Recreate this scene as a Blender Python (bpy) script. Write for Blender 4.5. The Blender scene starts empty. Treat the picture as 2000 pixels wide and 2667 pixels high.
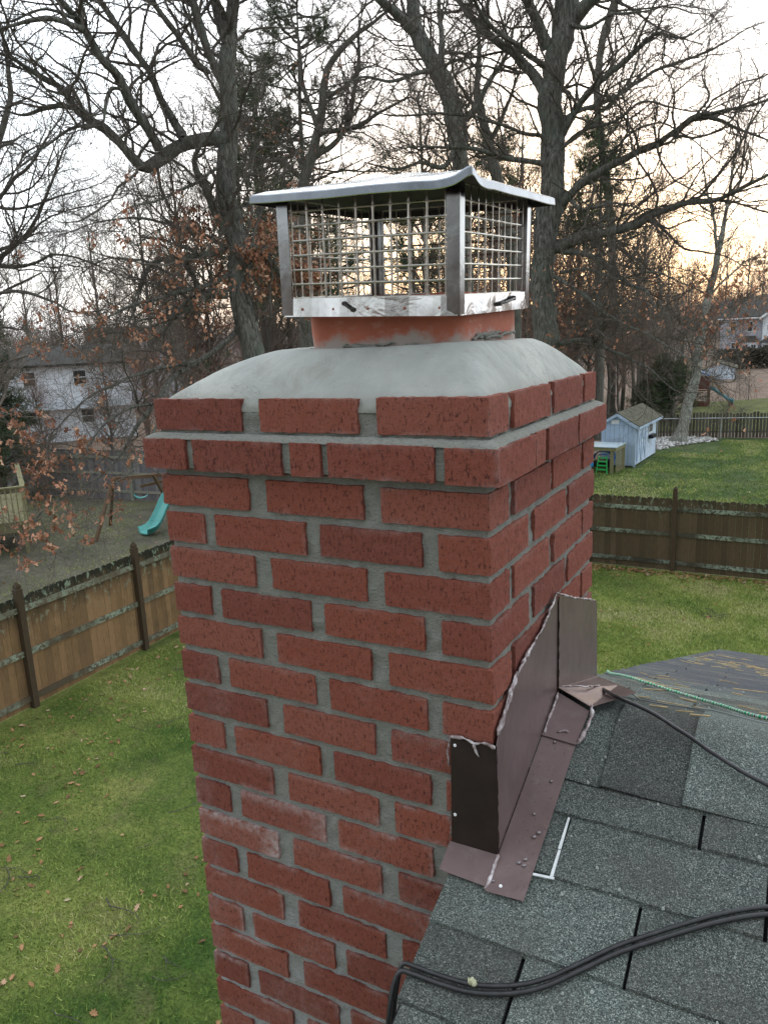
import bpy, bmesh, math, random
import numpy as np
from mathutils import Vector, Matrix
random.seed(7); RNG=np.random.default_rng(11)
sc=bpy.context.scene; COL=sc.collection
# ---------------- camera ----------------
cam=bpy.data.cameras.new('camera'); camo=bpy.data.objects.new('camera',cam); COL.objects.link(camo)
cam.sensor_fit='VERTICAL'; cam.sensor_height=36.0; cam.lens=36.0*2003.0/2667.0; cam.clip_end=3000; cam.clip_start=0.05
_r=Vector((0.87800907,0.47661213,-0.04405631)); _d=Vector((0.0681159,-0.21552637,-0.9741194)); _f=Vector((-0.47377242,0.85228473,-0.22169897))
camo.matrix_world=Matrix(((_r.x,-_d.x,-_f.x,0.4061),(_r.y,-_d.y,-_f.y,-1.0579),(_r.z,-_d.z,-_f.z,0.2925),(0,0,0,1)))
sc.camera=camo
sc.render.resolution_x=767; sc.render.resolution_y=1024
# ---------------- sky, sun, exposure ----------------
SUN_AZ=math.radians(-17.0)   # from +Y, towards -X
SUN_EL=math.radians(3.5)
w=bpy.data.worlds.new('World'); sc.world=w; w.use_nodes=True
nt=w.node_tree; nt.nodes.clear()
def wn(t,**k):
    n=nt.nodes.new(t)
    for a,b in k.items(): setattr(n,a,b)
    return n
sky=wn('ShaderNodeTexSky',sky_type='NISHITA',sun_disc=False,sun_elevation=SUN_EL,sun_rotation=SUN_AZ)
sky.air_density=1.0; sky.dust_density=2.0; sky.ozone_density=1.0
tc=wn('ShaderNodeTexCoord'); sep=wn('ShaderNodeSeparateXYZ'); nt.links.new(tc.outputs['Generated'],sep.inputs[0])
# thin overcast veil: brighter and warmer low in the west, cool white overhead and dimmer in the east
veil=wn('ShaderNodeValToRGB'); cr=veil.color_ramp
cr.elements[0].position=0.0; cr.elements[0].color=(1.0,0.80,0.62,1)
cr.elements[1].position=1.0; cr.elements[1].color=(0.80,0.90,1.0,1)
for p,c in ((0.08,(1.0,0.89,0.78,1)),(0.20,(0.98,0.95,0.95,1)),(0.40,(0.93,0.96,1.0,1))):
    e=cr.elements.new(p); e.color=c
nt.links.new(sep.outputs['Z'],veil.inputs[0])
dot=wn('ShaderNodeVectorMath',operation='DOT_PRODUCT'); nt.links.new(tc.outputs['Generated'],dot.inputs[0])
dot.inputs[1].default_value=(math.sin(SUN_AZ),math.cos(SUN_AZ),0.05)
mr=wn('ShaderNodeMapRange'); nt.links.new(dot.outputs['Value'],mr.inputs['Value'])
mr.inputs['From Min'].default_value=-0.9; mr.inputs['From Max'].default_value=1.0
mr.inputs['To Min'].default_value=9.5; mr.inputs['To Max'].default_value=27.0
east=wn('ShaderNodeMix',data_type='RGBA',blend_type='MIX')
mr2=wn('ShaderNodeMapRange'); nt.links.new(dot.outputs['Value'],mr2.inputs['Value'])
mr2.inputs['From Min'].default_value=0.84; mr2.inputs['From Max'].default_value=0.99
nt.links.new(mr2.outputs[0],east.inputs[0]); east.inputs[6].default_value=(0.86,0.93,1.0,1); nt.links.new(veil.outputs[0],east.inputs[7])
sca=wn('ShaderNodeVectorMath',operation='SCALE'); nt.links.new(east.outputs[2],sca.inputs[0]); nt.links.new(mr.outputs[0],sca.inputs['Scale'])
nz=wn('ShaderNodeTexNoise'); nz.inputs['Scale'].default_value=2.2; nz.inputs['Detail'].default_value=4
mpp=wn('ShaderNodeMapping'); mpp.inputs['Scale'].default_value=(1,1,4); nt.links.new(tc.outputs['Generated'],mpp.inputs[0]); nt.links.new(mpp.outputs[0],nz.inputs[0])
mr3=wn('ShaderNodeMapRange'); nt.links.new(nz.outputs[0],mr3.inputs['Value'])
mr3.inputs['From Min'].default_value=0.3; mr3.inputs['From Max'].default_value=0.7; mr3.inputs['To Min'].default_value=0.86; mr3.inputs['To Max'].default_value=1.12
sc2=wn('ShaderNodeVectorMath',operation='SCALE'); nt.links.new(sca.outputs[0],sc2.inputs[0]); nt.links.new(mr3.outputs[0],sc2.inputs['Scale'])
add=wn('ShaderNodeVectorMath',operation='ADD'); nt.links.new(sky.outputs[0],add.inputs[0]); nt.links.new(sc2.outputs[0],add.inputs[1])
# glow of the sun just behind the trees
mg=wn('ShaderNodeMapRange'); nt.links.new(dot.outputs['Value'],mg.inputs['Value']); mg.interpolation_type='SMOOTHSTEP'
mg.inputs['From Min'].default_value=0.975; mg.inputs['From Max'].default_value=0.9995; mg.inputs['To Min'].default_value=0.0; mg.inputs['To Max'].default_value=18.0
gl=wn('ShaderNodeVectorMath',operation='SCALE'); gl.inputs[0].default_value=(1.0,0.66,0.34); nt.links.new(mg.outputs[0],gl.inputs['Scale'])
add2=wn('ShaderNodeVectorMath',operation='ADD'); nt.links.new(add.outputs[0],add2.inputs[0]); nt.links.new(gl.outputs[0],add2.inputs[1]); add=add2
bg=wn('ShaderNodeBackground'); bg.inputs['Strength'].default_value=0.06
nt.links.new(add.outputs[0],bg.inputs[0]); wo=wn('ShaderNodeOutputWorld'); nt.links.new(bg.outputs[0],wo.inputs[0])
sl=bpy.data.lights.new('sun','SUN'); sl.energy=1.0; sl.angle=math.radians(11); sl.color=(1.0,0.72,0.42)
so=bpy.data.objects.new('sun',sl); COL.objects.link(so)
so.rotation_euler=Vector((-math.sin(SUN_AZ)*math.cos(SUN_EL),-math.cos(SUN_AZ)*math.cos(SUN_EL),-math.sin(SUN_EL))).to_track_quat('-Z','Y').to_euler()
sc.view_settings.view_transform='Standard'; sc.view_settings.look='None'; sc.view_settings.exposure=0.70; sc.view_settings.gamma=1.0
sc.render.engine='CYCLES'
# ---------------- helpers ----------------
G=-5.2
def tag(o,label=None,cat=None,group=None,kind=None):
    if label: o['label']=label
    if cat: o['category']=cat
    if group: o['group']=group
    if kind: o['kind']=kind
    return o
def thing(name,loc,label,cat,group=None,rz=0.0):
    o=bpy.data.objects.new(name,None); COL.objects.link(o); o.location=loc; o.rotation_euler=(0,0,rz)
    o.empty_display_size=0.1
    return tag(o,label,cat,group)
def link(name,me,m=None,parent=None,loc=(0,0,0)):
    o=bpy.data.objects.new(name,me); COL.objects.link(o)
    if m is not None and not me.materials: me.materials.append(m)
    if parent: o.parent=parent
    o.location=loc
    return o
def npmesh(name,V,F,attrs=None,smooth=False):
    """V (n,3), F (m,k) all faces with k corners (or list of arrays)"""
    me=bpy.data.meshes.new(name); V=np.asarray(V,np.float32)
    Fs=F if isinstance(F,list) else [F]
    Fs=[np.asarray(f,np.int32) for f in Fs if len(f)]
    tot=np.concatenate([np.full(len(f),f.shape[1],np.int32) for f in Fs]); li=np.concatenate([f.ravel() for f in Fs])
    me.vertices.add(len(V)); me.vertices.foreach_set('co',V.ravel())
    me.loops.add(len(li)); me.loops.foreach_set('vertex_index',li)
    st=np.concatenate([[0],np.cumsum(tot)[:-1]]).astype(np.int32)
    me.polygons.add(len(tot)); me.polygons.foreach_set('loop_start',st); me.polygons.foreach_set('loop_total',tot)
    me.polygons.foreach_set('use_smooth',np.full(len(tot),bool(smooth)))
    me.update(calc_edges=True)
    if attrs:
        for k,a in attrs.items():
            at=me.attributes.new(k,'FLOAT','POINT'); at.data.foreach_set('value',np.asarray(a,np.float32))
    return me
class MB:
    """collects boxes, tubes and plates into one mesh"""
    def __init__(s): s.v=[];s.f4=[];s.f3=[];s.fn=[];s.n=0;s.a=[]
    def add(s,V,F,a=0.0):
        V=np.asarray(V,float); 
        for f in F:
            (s.f4 if len(f)==4 else s.f3 if len(f)==3 else s.fn).append([i+s.n for i in f])
        s.v.append(V); s.n+=len(V); s.a.append(np.full(len(V),a)); return s
    def box(s,a,b,val=0.0,rot=None,org=None):
        x0,y0,z0=a;x1,y1,z1=b
        V=np.array([[x0,y0,z0],[x1,y0,z0],[x1,y1,z0],[x0,y1,z0],[x0,y0,z1],[x1,y0,z1],[x1,y1,z1],[x0,y1,z1]],float)
        if rot is not None:
            o=np.array(org if org is not None else V.mean(0)); V=(V-o)@np.array(rot).T+o
        return s.add(V,[(0,3,2,1),(4,5,6,7),(0,1,5,4),(1,2,6,5),(2,3,7,6),(3,0,4,7)],val)
    def bar(s,p,q,wd,th,up=(0,0,1),val=0.0,wd2=None):
        p=np.array(p,float);q=np.array(q,float);t=q-p;t/=np.linalg.norm(t)
        u=np.array(up,float); u=u-t*(u@t)
        if np.linalg.norm(u)<1e-6: u=np.array([1.,0,0])-t*t[0]
        u/=np.linalg.norm(u); r=np.cross(t,u); w2=wd if wd2 is None else wd2
        V=[p+r*a*wd/2+u*b*th/2 for a,b in((-1,-1),(1,-1),(1,1),(-1,1))]+[q+r*a*w2/2+u*b*th/2 for a,b in((-1,-1),(1,-1),(1,1),(-1,1))]
        return s.add(V,[(0,1,2,3)[::-1],(4,5,6,7),(0,1,5,4),(1,2,6,5),(2,3,7,6),(3,0,4,7)],val)
    def tube(s,pts,rad,n=8,val=0.0,cap=True):
        P=np.array(pts,float); R=np.broadcast_to(np.array(rad,float),(len(P),))
        T=np.gradient(P,axis=0); T/=np.linalg.norm(T,axis=1)[:,None]+1e-12
        ref=np.eye(3)[np.argmin(np.abs(T.mean(0)))]
        A=np.cross(T,ref);A/=np.linalg.norm(A,axis=1)[:,None]+1e-12;B=np.cross(T,A)
        th=np.arange(n)*2*np.pi/n
        V=(P[:,None]+R[:,None,None]*(np.cos(th)[None,:,None]*A[:,None]+np.sin(th)[None,:,None]*B[:,None])).reshape(-1,3)
        F=[(i*n+j,i*n+(j+1)%n,(i+1)*n+(j+1)%n,(i+1)*n+j) for i in range(len(P)-1) for j in range(n)]
        if cap: F+= [tuple(range(n))[::-1],tuple((len(P)-1)*n+j for j in range(n))]
        return s.add(V,F,val)
    def poly(s,pts,thick,nrm,val=0.0):
        P=np.array(pts,float);N=np.array(nrm,float);N/=np.linalg.norm(N);k=len(P)
        V=np.concatenate([P,P+N*thick]);F=[tuple(range(k))[::-1],tuple(range(k,2*k))]+[(i,(i+1)%k,k+(i+1)%k,k+i) for i in range(k)]
        return s.add(V,F,val)
    def build(s,name,m,parent=None,smooth=False,loc=(0,0,0),bevel=0):
        V=np.concatenate(s.v);Fs=[f for f in (s.f4,s.f3) if f]
        byk={}
        for f in s.fn: byk.setdefault(len(f),[]).append(f)
        Fs+=list(byk.values())
        me=npmesh(name,V,[np.array(f) for f in Fs],{'val':np.concatenate(s.a)},smooth)
        if bevel:
            bm=bmesh.new();bm.from_mesh(me);bmesh.ops.recalc_face_normals(bm,faces=bm.faces)
            es=[e for e in bm.edges if len(e.link_faces)==2 and e.calc_face_angle(0)>0.6]
            bmesh.ops.bevel(bm,geom=es,offset=bevel,segments=2,affect='EDGES',profile=0.6);bm.to_mesh(me);bm.free()
        else:
            bm=bmesh.new();bm.from_mesh(me);bmesh.ops.recalc_face_normals(bm,faces=bm.faces);bm.to_mesh(me);bm.free()
        return link(name,me,m,parent,loc)
def vnoise(P,scale,seed=0):
    """smooth 3-D value noise in numpy, -1..1"""
    Q=np.asarray(P,float)*scale+seed*17.31; I=np.floor(Q).astype(np.int64); f=Q-I; f=f*f*(3-2*f)
    def h(i,j,k):
        n=(i*374761393+j*668265263+k*2147483647+seed*974634777)&0xffffffff
        n=((n^(n>>13))*1274126177)&0xffffffff; n=(n^(n>>16))&0xffff
        return n/32767.5-1
    r=0
    for a in(0,1):
        for b in(0,1):
            for c in(0,1):
                wgt=(f[:,0] if a else 1-f[:,0])*(f[:,1] if b else 1-f[:,1])*(f[:,2] if c else 1-f[:,2])
                r=r+wgt*h(I[:,0]+a,I[:,1]+b,I[:,2]+c)
    return r
def fbm(P,scale,seed=0,o=3):
    return sum(vnoise(P,scale*2**i,seed+i)*0.5**i for i in range(o))
# ---------------- material helper ----------------
class M:
    def __init__(s,name,rough=0.8,metal=0.0,spec=0.3):
        s.m=bpy.data.materials.new(name);s.m.use_nodes=True;s.t=s.m.node_tree;s.b=s.t.nodes['Principled BSDF']
        s.b.inputs['Roughness'].default_value=rough;s.b.inputs['Metallic'].default_value=metal
        s.b.inputs['Specular IOR Level'].default_value=spec
        s.tc=s.t.nodes.new('ShaderNodeTexCoord');s.bump_in=None
    def n(s,t,**k):
        n=s.t.nodes.new(t)
        for a,b in k.items():setattr(n,a,b)
        return n
    def l(s,a,b): s.t.links.new(a,b)
    def noise(s,scale,detail=3,rough=0.6,stretch=None,dist=0.0,src='Object'):
        n=s.n('ShaderNodeTexNoise');n.inputs['Scale'].default_value=scale;n.inputs['Detail'].default_value=detail
        n.inputs['Roughness'].default_value=rough;n.inputs['Distortion'].default_value=dist
        if stretch:
            mp=s.n('ShaderNodeMapping');mp.inputs['Scale'].default_value=stretch;s.l(s.tc.outputs[src],mp.inputs[0]);s.l(mp.outputs[0],n.inputs[0])
        else: s.l(s.tc.outputs[src],n.inputs[0])
        return n.outputs[0]
    def voro(s,scale,stretch=None,feature='F1',out='Distance'):
        n=s.n('ShaderNodeTexVoronoi');n.feature=feature;n.inputs['Scale'].default_value=scale
        if stretch:
            mp=s.n('ShaderNodeMapping');mp.inputs['Scale'].default_value=stretch;s.l(s.tc.outputs['Object'],mp.inputs[0]);s.l(mp.outputs[0],n.inputs[0])
        else: s.l(s.tc.outputs['Object'],n.inputs[0])
        return n.outputs[out]
    def attr(s,name):
        n=s.n('ShaderNodeAttribute');n.attribute_name=name;return n.outputs['Fac']
    def ramp(s,fac,stops):
        n=s.n('ShaderNodeValToRGB');c=n.color_ramp
        c.elements[0].position=stops[0][0];c.elements[0].color=(*stops[0][1],1)
        c.elements[1].position=stops[-1][0];c.elements[1].color=(*stops[-1][1],1)
        for p,q in stops[1:-1]:
            e=c.elements.new(p);e.color=(*q,1)
        s.l(fac,n.inputs[0]);return n.outputs[0]
    def step(s,fac,a,b):
        n=s.n('ShaderNodeMapRange');n.clamp=True;n.inputs['From Min'].default_value=a;n.inputs['From Max'].default_value=b;s.l(fac,n.inputs['Value']);return n.outputs[0]
    def mix(s,fac,a,b,mode='MIX'):
        n=s.n('ShaderNodeMix',data_type='RGBA',blend_type=mode)
        for sock,v in ((0,fac),(6,a),(7,b)):
            if hasattr(v,'is_linked') or isinstance(v,bpy.types.NodeSocket): s.l(v,n.inputs[sock])
            elif isinstance(v,tuple): n.inputs[sock].default_value=(*v,1)
            else: n.inputs[sock].default_value=v
        return n.outputs[2]
    def math(s,op,a,b=0.0):
        n=s.n('ShaderNodeMath',operation=op)
        for i,v in enumerate((a,b)):
            if isinstance(v,bpy.types.NodeSocket): s.l(v,n.inputs[i])
            else: n.inputs[i].default_value=v
        return n.outputs[0]
    def color(s,c):
        if isinstance(c,tuple): s.b.inputs['Base Color'].default_value=(*c,1)
        else: s.l(c,s.b.inputs['Base Color'])
        return s
    def rough(s,c): s.l(c,s.b.inputs['Roughness']);return s
    def bump(s,h,strength=0.5,dist=0.01):
        n=s.n('ShaderNodeBump');n.inputs['Strength'].default_value=strength;n.inputs['Distance'].default_value=dist
        s.l(h,n.inputs['Height'])
        if s.bump_in: s.l(s.bump_in,n.inputs['Normal'])
        s.bump_in=n.outputs[0];s.l(s.bump_in,s.b.inputs['Normal']);return s
def simple(name,c,rough=0.7,metal=0.0,var=0.15,scale=8.0,bump=0.0,bd=0.003,spec=0.3):
    m=M(name,rough,metal,spec)
    n=m.noise(scale,4)
    m.color(m.ramp(n,[(0.3,tuple(x*(1-var) for x in c)),(0.7,tuple(min(1,x*(1+var)) for x in c))]))
    if bump: m.bump(m.noise(scale*6,4),bump,bd)
    return m.m
# ---- materials
m=M('brick_red',0.88,0,0.25)
bc=m.ramp(m.attr('val'),[(0.0,(0.180,0.054,0.038)),(0.35,(0.212,0.061,0.041)),(0.7,(0.242,0.070,0.043)),(1.0,(0.250,0.082,0.056))])
n1=m.noise(60,5,0.7); bc=m.mix(m.math('MULTIPLY',m.step(n1,0.45,0.75),0.5),bc,(0.27,0.10,0.08),'MIX'); bc=m.mix(m.math('MULTIPLY',m.step(m.noise(420,3,0.8),0.55,0.75),0.35),bc,(0.36,0.16,0.13)); 
fis=m.noise(230,4,0.8,(1,1,0.36)); fis2=m.math('SUBTRACT',1.0,m.step(fis,0.38,0.46))
fisb=m.math('SUBTRACT',1.0,m.step(m.noise(230,4,0.8,(.4,.4,1)),0.35,0.42)); fis2=m.math('MAXIMUM',fis2,fisb)
bc=m.mix(m.math('MULTIPLY',fis2,.85),bc,(0.045,0.014,0.013))
ef=m.attr('eff'); efn=m.math('MULTIPLY',ef,m.step(m.noise(60,5,0.7),0.34,0.60)); bc=m.mix(efn,bc,(0.46,0.40,0.39))
m.color(bc); m.bump(m.noise(260,5,0.75),0.9,0.002); m.bump(fis2,-0.8,0.0015); BRICK=m.m
m=M('mortar_grey',0.95,0,0.15)
oz=m.n('ShaderNodeSeparateXYZ'); m.l(m.tc.outputs['Object'],oz.inputs[0]); low=m.step(oz.outputs[2],-0.55,-1.0)
mc=m.mix(low,(0.255,0.258,0.230),(0.40,0.415,0.42))
mc=m.mix(m.step(m.noise(18,4),0.35,0.7),mc,(0.28,0.28,0.25)); mc=m.mix(m.math('MULTIPLY',m.step(m.noise(150,4,0.75,(1,1,2.6)),0.52,0.64),0.5),mc,(0.11,0.11,0.09))
m.color(mc); m.bump(m.noise(90,5,0.75,(1,1,1.8)),1.0,0.006); m.bump(m.noise(350,3),0.7,0.002); MORTAR=m.m
m=M('crown_mortar',0.72,0,0.35)
c=m.ramp(m.noise(5,5,0.6),[(0.3,(0.255,0.265,0.245)),(0.5,(0.335,0.345,0.32)),(0.72,(0.44,0.44,0.40))])
c=m.mix(m.math('MULTIPLY',m.step(m.noise(11,5,0.7,(1,1,1),0.9),0.53,0.68),0.7),c,(0.25,0.245,0.21))
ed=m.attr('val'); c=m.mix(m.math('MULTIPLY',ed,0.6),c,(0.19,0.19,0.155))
ck=m.noise(9,6,0.7,(1,2.2,1),1.4); ck2=m.step(m.math('ABSOLUTE',m.math('SUBTRACT',ck,0.5)),0.0,0.006)
ckm=m.math('MULTIPLY',m.math('SUBTRACT',1.0,ck2),m.step(m.noise(6,2,0.5),0.52,0.56)); c=m.mix(ckm,c,(0.12,0.12,0.10))
c=m.mix(m.math('MULTIPLY',m.step(m.noise(160,2),0.68,0.72),0.5),c,(0.2,0.2,0.17))
m.color(c); m.bump(m.noise(13,4,0.6,(1,1,1),0.8),0.5,0.014); m.bump(m.noise(130,4),0.25,0.0015); m.bump(ckm,-0.8,0.003); CROWN=m.m
m=M('terracotta',0.75,0,0.3)
c=m.ramp(m.noise(7,4),[(0.3,(0.33,0.095,0.058)),(0.55,(0.40,0.125,0.075)),(0.75,(0.44,0.165,0.11))])
c=m.mix(m.math('MULTIPLY',m.step(m.noise(40,4,0.6,(1,1,3)),0.58,0.75),0.5),c,(0.50,0.30,0.24))
sm=m.attr('val'); sm2=m.math('MULTIPLY',m.step(m.math('ADD',sm,m.math('MULTIPLY',m.math('SUBTRACT',m.noise(24,5),0.5),1.4)),0.45,0.75),0.85)
c=m.mix(sm2,c,(0.33,0.31,0.28)); m.color(c); m.bump(m.noise(60,4),0.25,0.002); TERRA=m.m
def steel(name,base,rough,dirt,bmp=0.16):
    m=M(name,rough,1.0,0.5)
    c=m.ramp(m.noise(9,4,0.6,(1,1,1),1.5),[(0.35,tuple(x*0.8 for x in base)),(0.65,base)])
    c=m.mix(m.math('MULTIPLY',m.step(m.noise(22,5),0.5,0.75),dirt),c,(0.22,0.19,0.15)); m.color(c)
    m.rough(m.ramp(m.noise(30,4),[(0.3,(rough*0.7,)*3),(0.7,(rough*1.5,)*3)])); m.bump(m.noise(11,3,0.5,(1,1,1),2.0),bmp,0.006); return m.m
STEEL=steel('stainless_steel',(0.66,0.67,0.68),0.12,0.35); MESHM=steel('steel_mesh_bars',(0.42,0.39,0.35),0.28,0.55); POSTM=steel('post_steel_dark_reflection',(0.30,0.31,0.32),0.16,0.35,0.08); UNDERM=simple('lid_underside_shade',(0.05,0.048,0.045),0.5,0.6,0.2,12); LIPM=steel('lid_lip_steel_shaded',(0.22,0.235,0.26),0.22,0.2,0.12); LIDM=steel('steel_lid',(0.70,0.72,0.74),0.18,0.15)  # post, lip and underside steels darkened: dim reflections and shade put into colour
RUST=simple('rusty_screw',(0.30,0.12,0.08),0.6,0.3,0.3,300)
BOLT=simple('dark_steel_bolt',(0.06,0.055,0.05),0.4,0.8,0.3,100)
m=M('brown_flashing',0.42,0.25,0.6); 
c=m.ramp(m.noise(6,4),[(0.3,(0.125,0.082,0.078)),(0.7,(0.175,0.120,0.118))]); c=m.mix(m.math('MULTIPLY',m.step(m.noise(40,5,0.75,(1,1,0.16)),0.54,0.74),0.45),c,(0.24,0.19,0.17))
m.color(c); m.rough(m.ramp(m.noise(14,4),[(0.3,(0.26,)*3),(0.7,(0.42,)*3)])); m.bump(m.noise(5,3,0.5,(1,1,1),0.8),0.5,0.012); FLASH=m.m
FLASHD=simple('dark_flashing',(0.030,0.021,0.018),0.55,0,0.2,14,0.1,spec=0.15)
m=M('silicone_sealant',0.25,0,0.6); m.color(m.ramp(m.noise(60,4),[(0.38,(0.12,0.08,0.075)),(0.52,(0.30,0.24,0.24)),(0.66,(0.58,0.54,0.55))])); m.bump(m.noise(120,3),0.5,0.003); SEAL=m.m
WATER=M('dew_drop',0.05,0,0.8).color((0.16,0.13,0.13)).m
WHITE=simple('white_nail',(0.8,0.8,0.8),0.5)
WHITESEAL=simple('white_caulk',(0.62,0.64,0.64),0.6,0,0.15,80,0.3)
m=M('asphalt_shingle',0.9,0,0.25)
v=m.n('ShaderNodeTexVoronoi'); v.inputs['Scale'].default_value=760; m.l(m.tc.outputs['Object'],v.inputs[0])
g=m.n('ShaderNodeSeparateColor'); m.l(v.outputs['Color'],g.inputs[0])
c=m.ramp(g.outputs[0],[(0.0,(0.030,0.034,0.033)),(0.35,(0.070,0.080,0.076)),(0.62,(0.130,0.150,0.140)),(0.86,(0.185,0.220,0.202)),(0.96,(0.34,0.37,0.34)),(1.0,(0.46,0.45,0.42))])
c=m.mix(m.math('MULTIPLY',m.step(m.noise(7,5,0.7),0.45,0.72),0.6),c,(0.085,0.078,0.068)); tone=m.ramp(m.attr('val'),[(0,(0.68,0.66,0.65)),(1,(1.18,1.22,1.18))]); c=m.mix(1.0,c,tone,'MULTIPLY')
oy=m.n('ShaderNodeSeparateXYZ'); m.l(m.tc.outputs['Object'],oy.inputs[0])
wet=m.math('MULTIPLY',m.step(m.math('ADD',oy.outputs[1],m.math('MULTIPLY',m.noise(5,4),0.8)),1.35,1.65),m.step(m.noise(2.2,3,0.6,(1,0.4,1)),0.36,0.47))
c=m.mix(m.math('MULTIPLY',wet,0.85),c,(0.070,0.074,0.088))
stk=m.math('MULTIPLY',m.step(oy.outputs[1],0.40,0.75),m.step(m.noise(7,5,0.75,(1,5,1),0.5),0.52,0.66)); c=m.mix(m.math('MULTIPLY',stk,0.6),c,(0.30,0.25,0.17))
m.color(c); m.bump(v.outputs['Distance'],0.9,0.002); m.bump(m.noise(150,3),0.5,0.003); SHING=m.m
UNDER=simple('shingle_underlayer',(0.014,0.014,0.015),0.95)
m=M('black_cable',0.38,0,0.5); m.color(m.ramp(m.noise(60,5,0.7,(1,1,1)),[(0.4,(0.012,0.012,0.013)),(0.68,(0.028,0.028,0.03)),(0.78,(0.11,0.11,0.11))])); m.bump(m.noise(40,3),0.2,0.002); CABLE=m.m
GREYW=simple('grey_wire',(0.22,0.24,0.23),0.6)
m=M('green_white_rope',0.8,0,0.2); m.color(m.ramp(m.attr('val'),[(0.0,(0.03,0.30,0.13)),(0.45,(0.04,0.36,0.17)),(0.55,(0.55,0.60,0.55)),(0.8,(0.55,0.6,0.55)),(0.82,(0.02,0.03,0.02))])); ROPE=m.m
# ground covers
def grassm(name,a,b,cc,brown,bamt):
    m=M(name,0.9,0,0.15)
    c=m.ramp(m.noise(0.6,5,0.7),[(0.36,a),(0.5,b),(0.64,cc)])
    c=m.mix(m.math('MULTIPLY',m.step(m.noise(1.3,5,0.7,(1,1,1),0.6),0.5,0.72),bamt),c,brown)
    c=m.mix(m.step(m.noise(38,3,0.7),0.35,0.65),m.mix(0.55,c,(0.01,0.02,0.006)),c)
    c=m.mix(m.math('MULTIPLY',m.step(m.noise(60,2,0.7,(1,1.6,1)),0.6,0.75),0.35),c,(0.24,0.27,0.07))
    m.color(c); m.bump(m.noise(45,4,0.75),1.0,0.05); m.bump(m.noise(4,3),0.5,0.12); return m.m
LAWN=grassm('lawn_grass',(0.085,0.160,0.032),(0.225,0.295,0.068),(0.40,0.43,0.12),(0.31,0.25,0.13),0.6)
LAWN2=grassm('far_lawn_grass',(0.055,0.10,0.03),(0.09,0.145,0.042),(0.15,0.18,0.07),(0.12,0.09,0.05),0.5)
LAWN3=grassm('playground_lawn_grass',(0.09,0.11,0.03),(0.13,0.15,0.045),(0.17,0.18,0.06),(0.2,0.16,0.08),0.4)
YARD=grassm('bare_yard_soil',(0.14,0.125,0.10),(0.20,0.175,0.14),(0.22,0.21,0.13),(0.32,0.28,0.23),0.7)
m=M('woodland_floor',0.95); c=m.ramp(m.noise(1.2,6,0.7),[(0.3,(0.09,0.065,0.048)),(0.5,(0.165,0.115,0.085)),(0.7,(0.23,0.165,0.125))]); m.color(c); m.bump(m.noise(18,4),1,0.06); FLOOR=m.m
def woodm(name,cols,moss=0.0,lich=0.0,rough=0.9,mossz=(1.45,1.8)):
    m=M(name,rough,0,0.2)
    c=m.ramp(m.attr('val'),[(i/(len(cols)-1),q) for i,q in enumerate(cols)])
    c=m.mix(m.math('MULTIPLY',m.step(m.noise(14,5,0.7,(6,6,0.5)),0.4,0.75),0.55),c,tuple(x*0.42 for x in cols[0]))
    oz=m.n('ShaderNodeSeparateXYZ'); m.l(m.tc.outputs['Object'],oz.inputs[0])
    if moss: 
        h=m.math('ADD',oz.outputs[2],m.math('MULTIPLY',m.math('SUBTRACT',m.noise(5,4,0.7,(1,1,0.5)),0.5),0.7))
        c=m.mix(m.math('MULTIPLY',m.step(h,mossz[0],mossz[1]),moss),c,(0.030,0.030,0.020))
        h2=m.step(m.noise(2.4,4,0.7,(1,1,0.6)),0.5,0.7); c=m.mix(m.math('MULTIPLY',h2,moss*0.5),c,(0.050,0.046,0.028))
        h3=m.math('MULTIPLY',m.step(h,mossz[0]-.25,mossz[1]),m.step(m.noise(11,4,0.7,(1,1,0.5)),0.56,0.62)); c=m.mix(m.math('MULTIPLY',h3,0.8),c,(0.30,0.37,0.27))
    if lich: 
        c=m.mix(m.math('MULTIPLY',m.math('MULTIPLY',m.step(m.noise(17,5,0.75),0.50-lich*0.05,0.58-lich*0.05),m.step(m.noise(0.9,4,0.7),0.40,0.60)),0.9),c,(0.30,0.355,0.27))
    m.color(c); m.bump(m.noise(30,4,0.7,(5,5,0.4)),0.7,0.006); return m.m
FA=woodm('cedar_boards',[(0.20,0.125,0.065),(0.27,0.160,0.078),(0.34,0.205,0.105)],1.0,0.0,mossz=(1.25,1.75))
FAR_=woodm('lichen_rail_wood',[(0.11,0.085,0.055),(0.15,0.12,0.08)],0.0,1.0)
FAP=woodm('dark_post_wood',[(0.075,0.052,0.032),(0.095,0.066,0.042)],0.0,0.0)
FB=woodm('brown_boards',[(0.085,0.060,0.036),(0.11,0.078,0.044),(0.14,0.10,0.060)],0.7,0.0)
FBR=woodm('green_lichen_rail',[(0.06,0.055,0.04),(0.09,0.08,0.055)],0.0,1.25)
FC=woodm('grey_boards',[(0.15,0.14,0.15),(0.20,0.19,0.195),(0.26,0.24,0.235)],0.35,0.0)
FCR=woodm('grey_rail_wood',[(0.27,0.25,0.20),(0.33,0.30,0.25)],0,0.2)
FD=woodm('weathered_picket',[(0.055,0.05,0.038),(0.10,0.092,0.072),(0.14,0.13,0.11)],0.3,0.0)
DECK=woodm('pressure_treated_wood',[(0.24,0.22,0.12),(0.30,0.27,0.15),(0.35,0.31,0.18)],0,0)
SWW=woodm('swing_timber',[(0.16,0.10,0.06),(0.2,0.13,0.08)],0,0)
GALV=simple('galvanised_pipe',(0.42,0.44,0.45),0.45,0.6,0.1,20)
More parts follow.
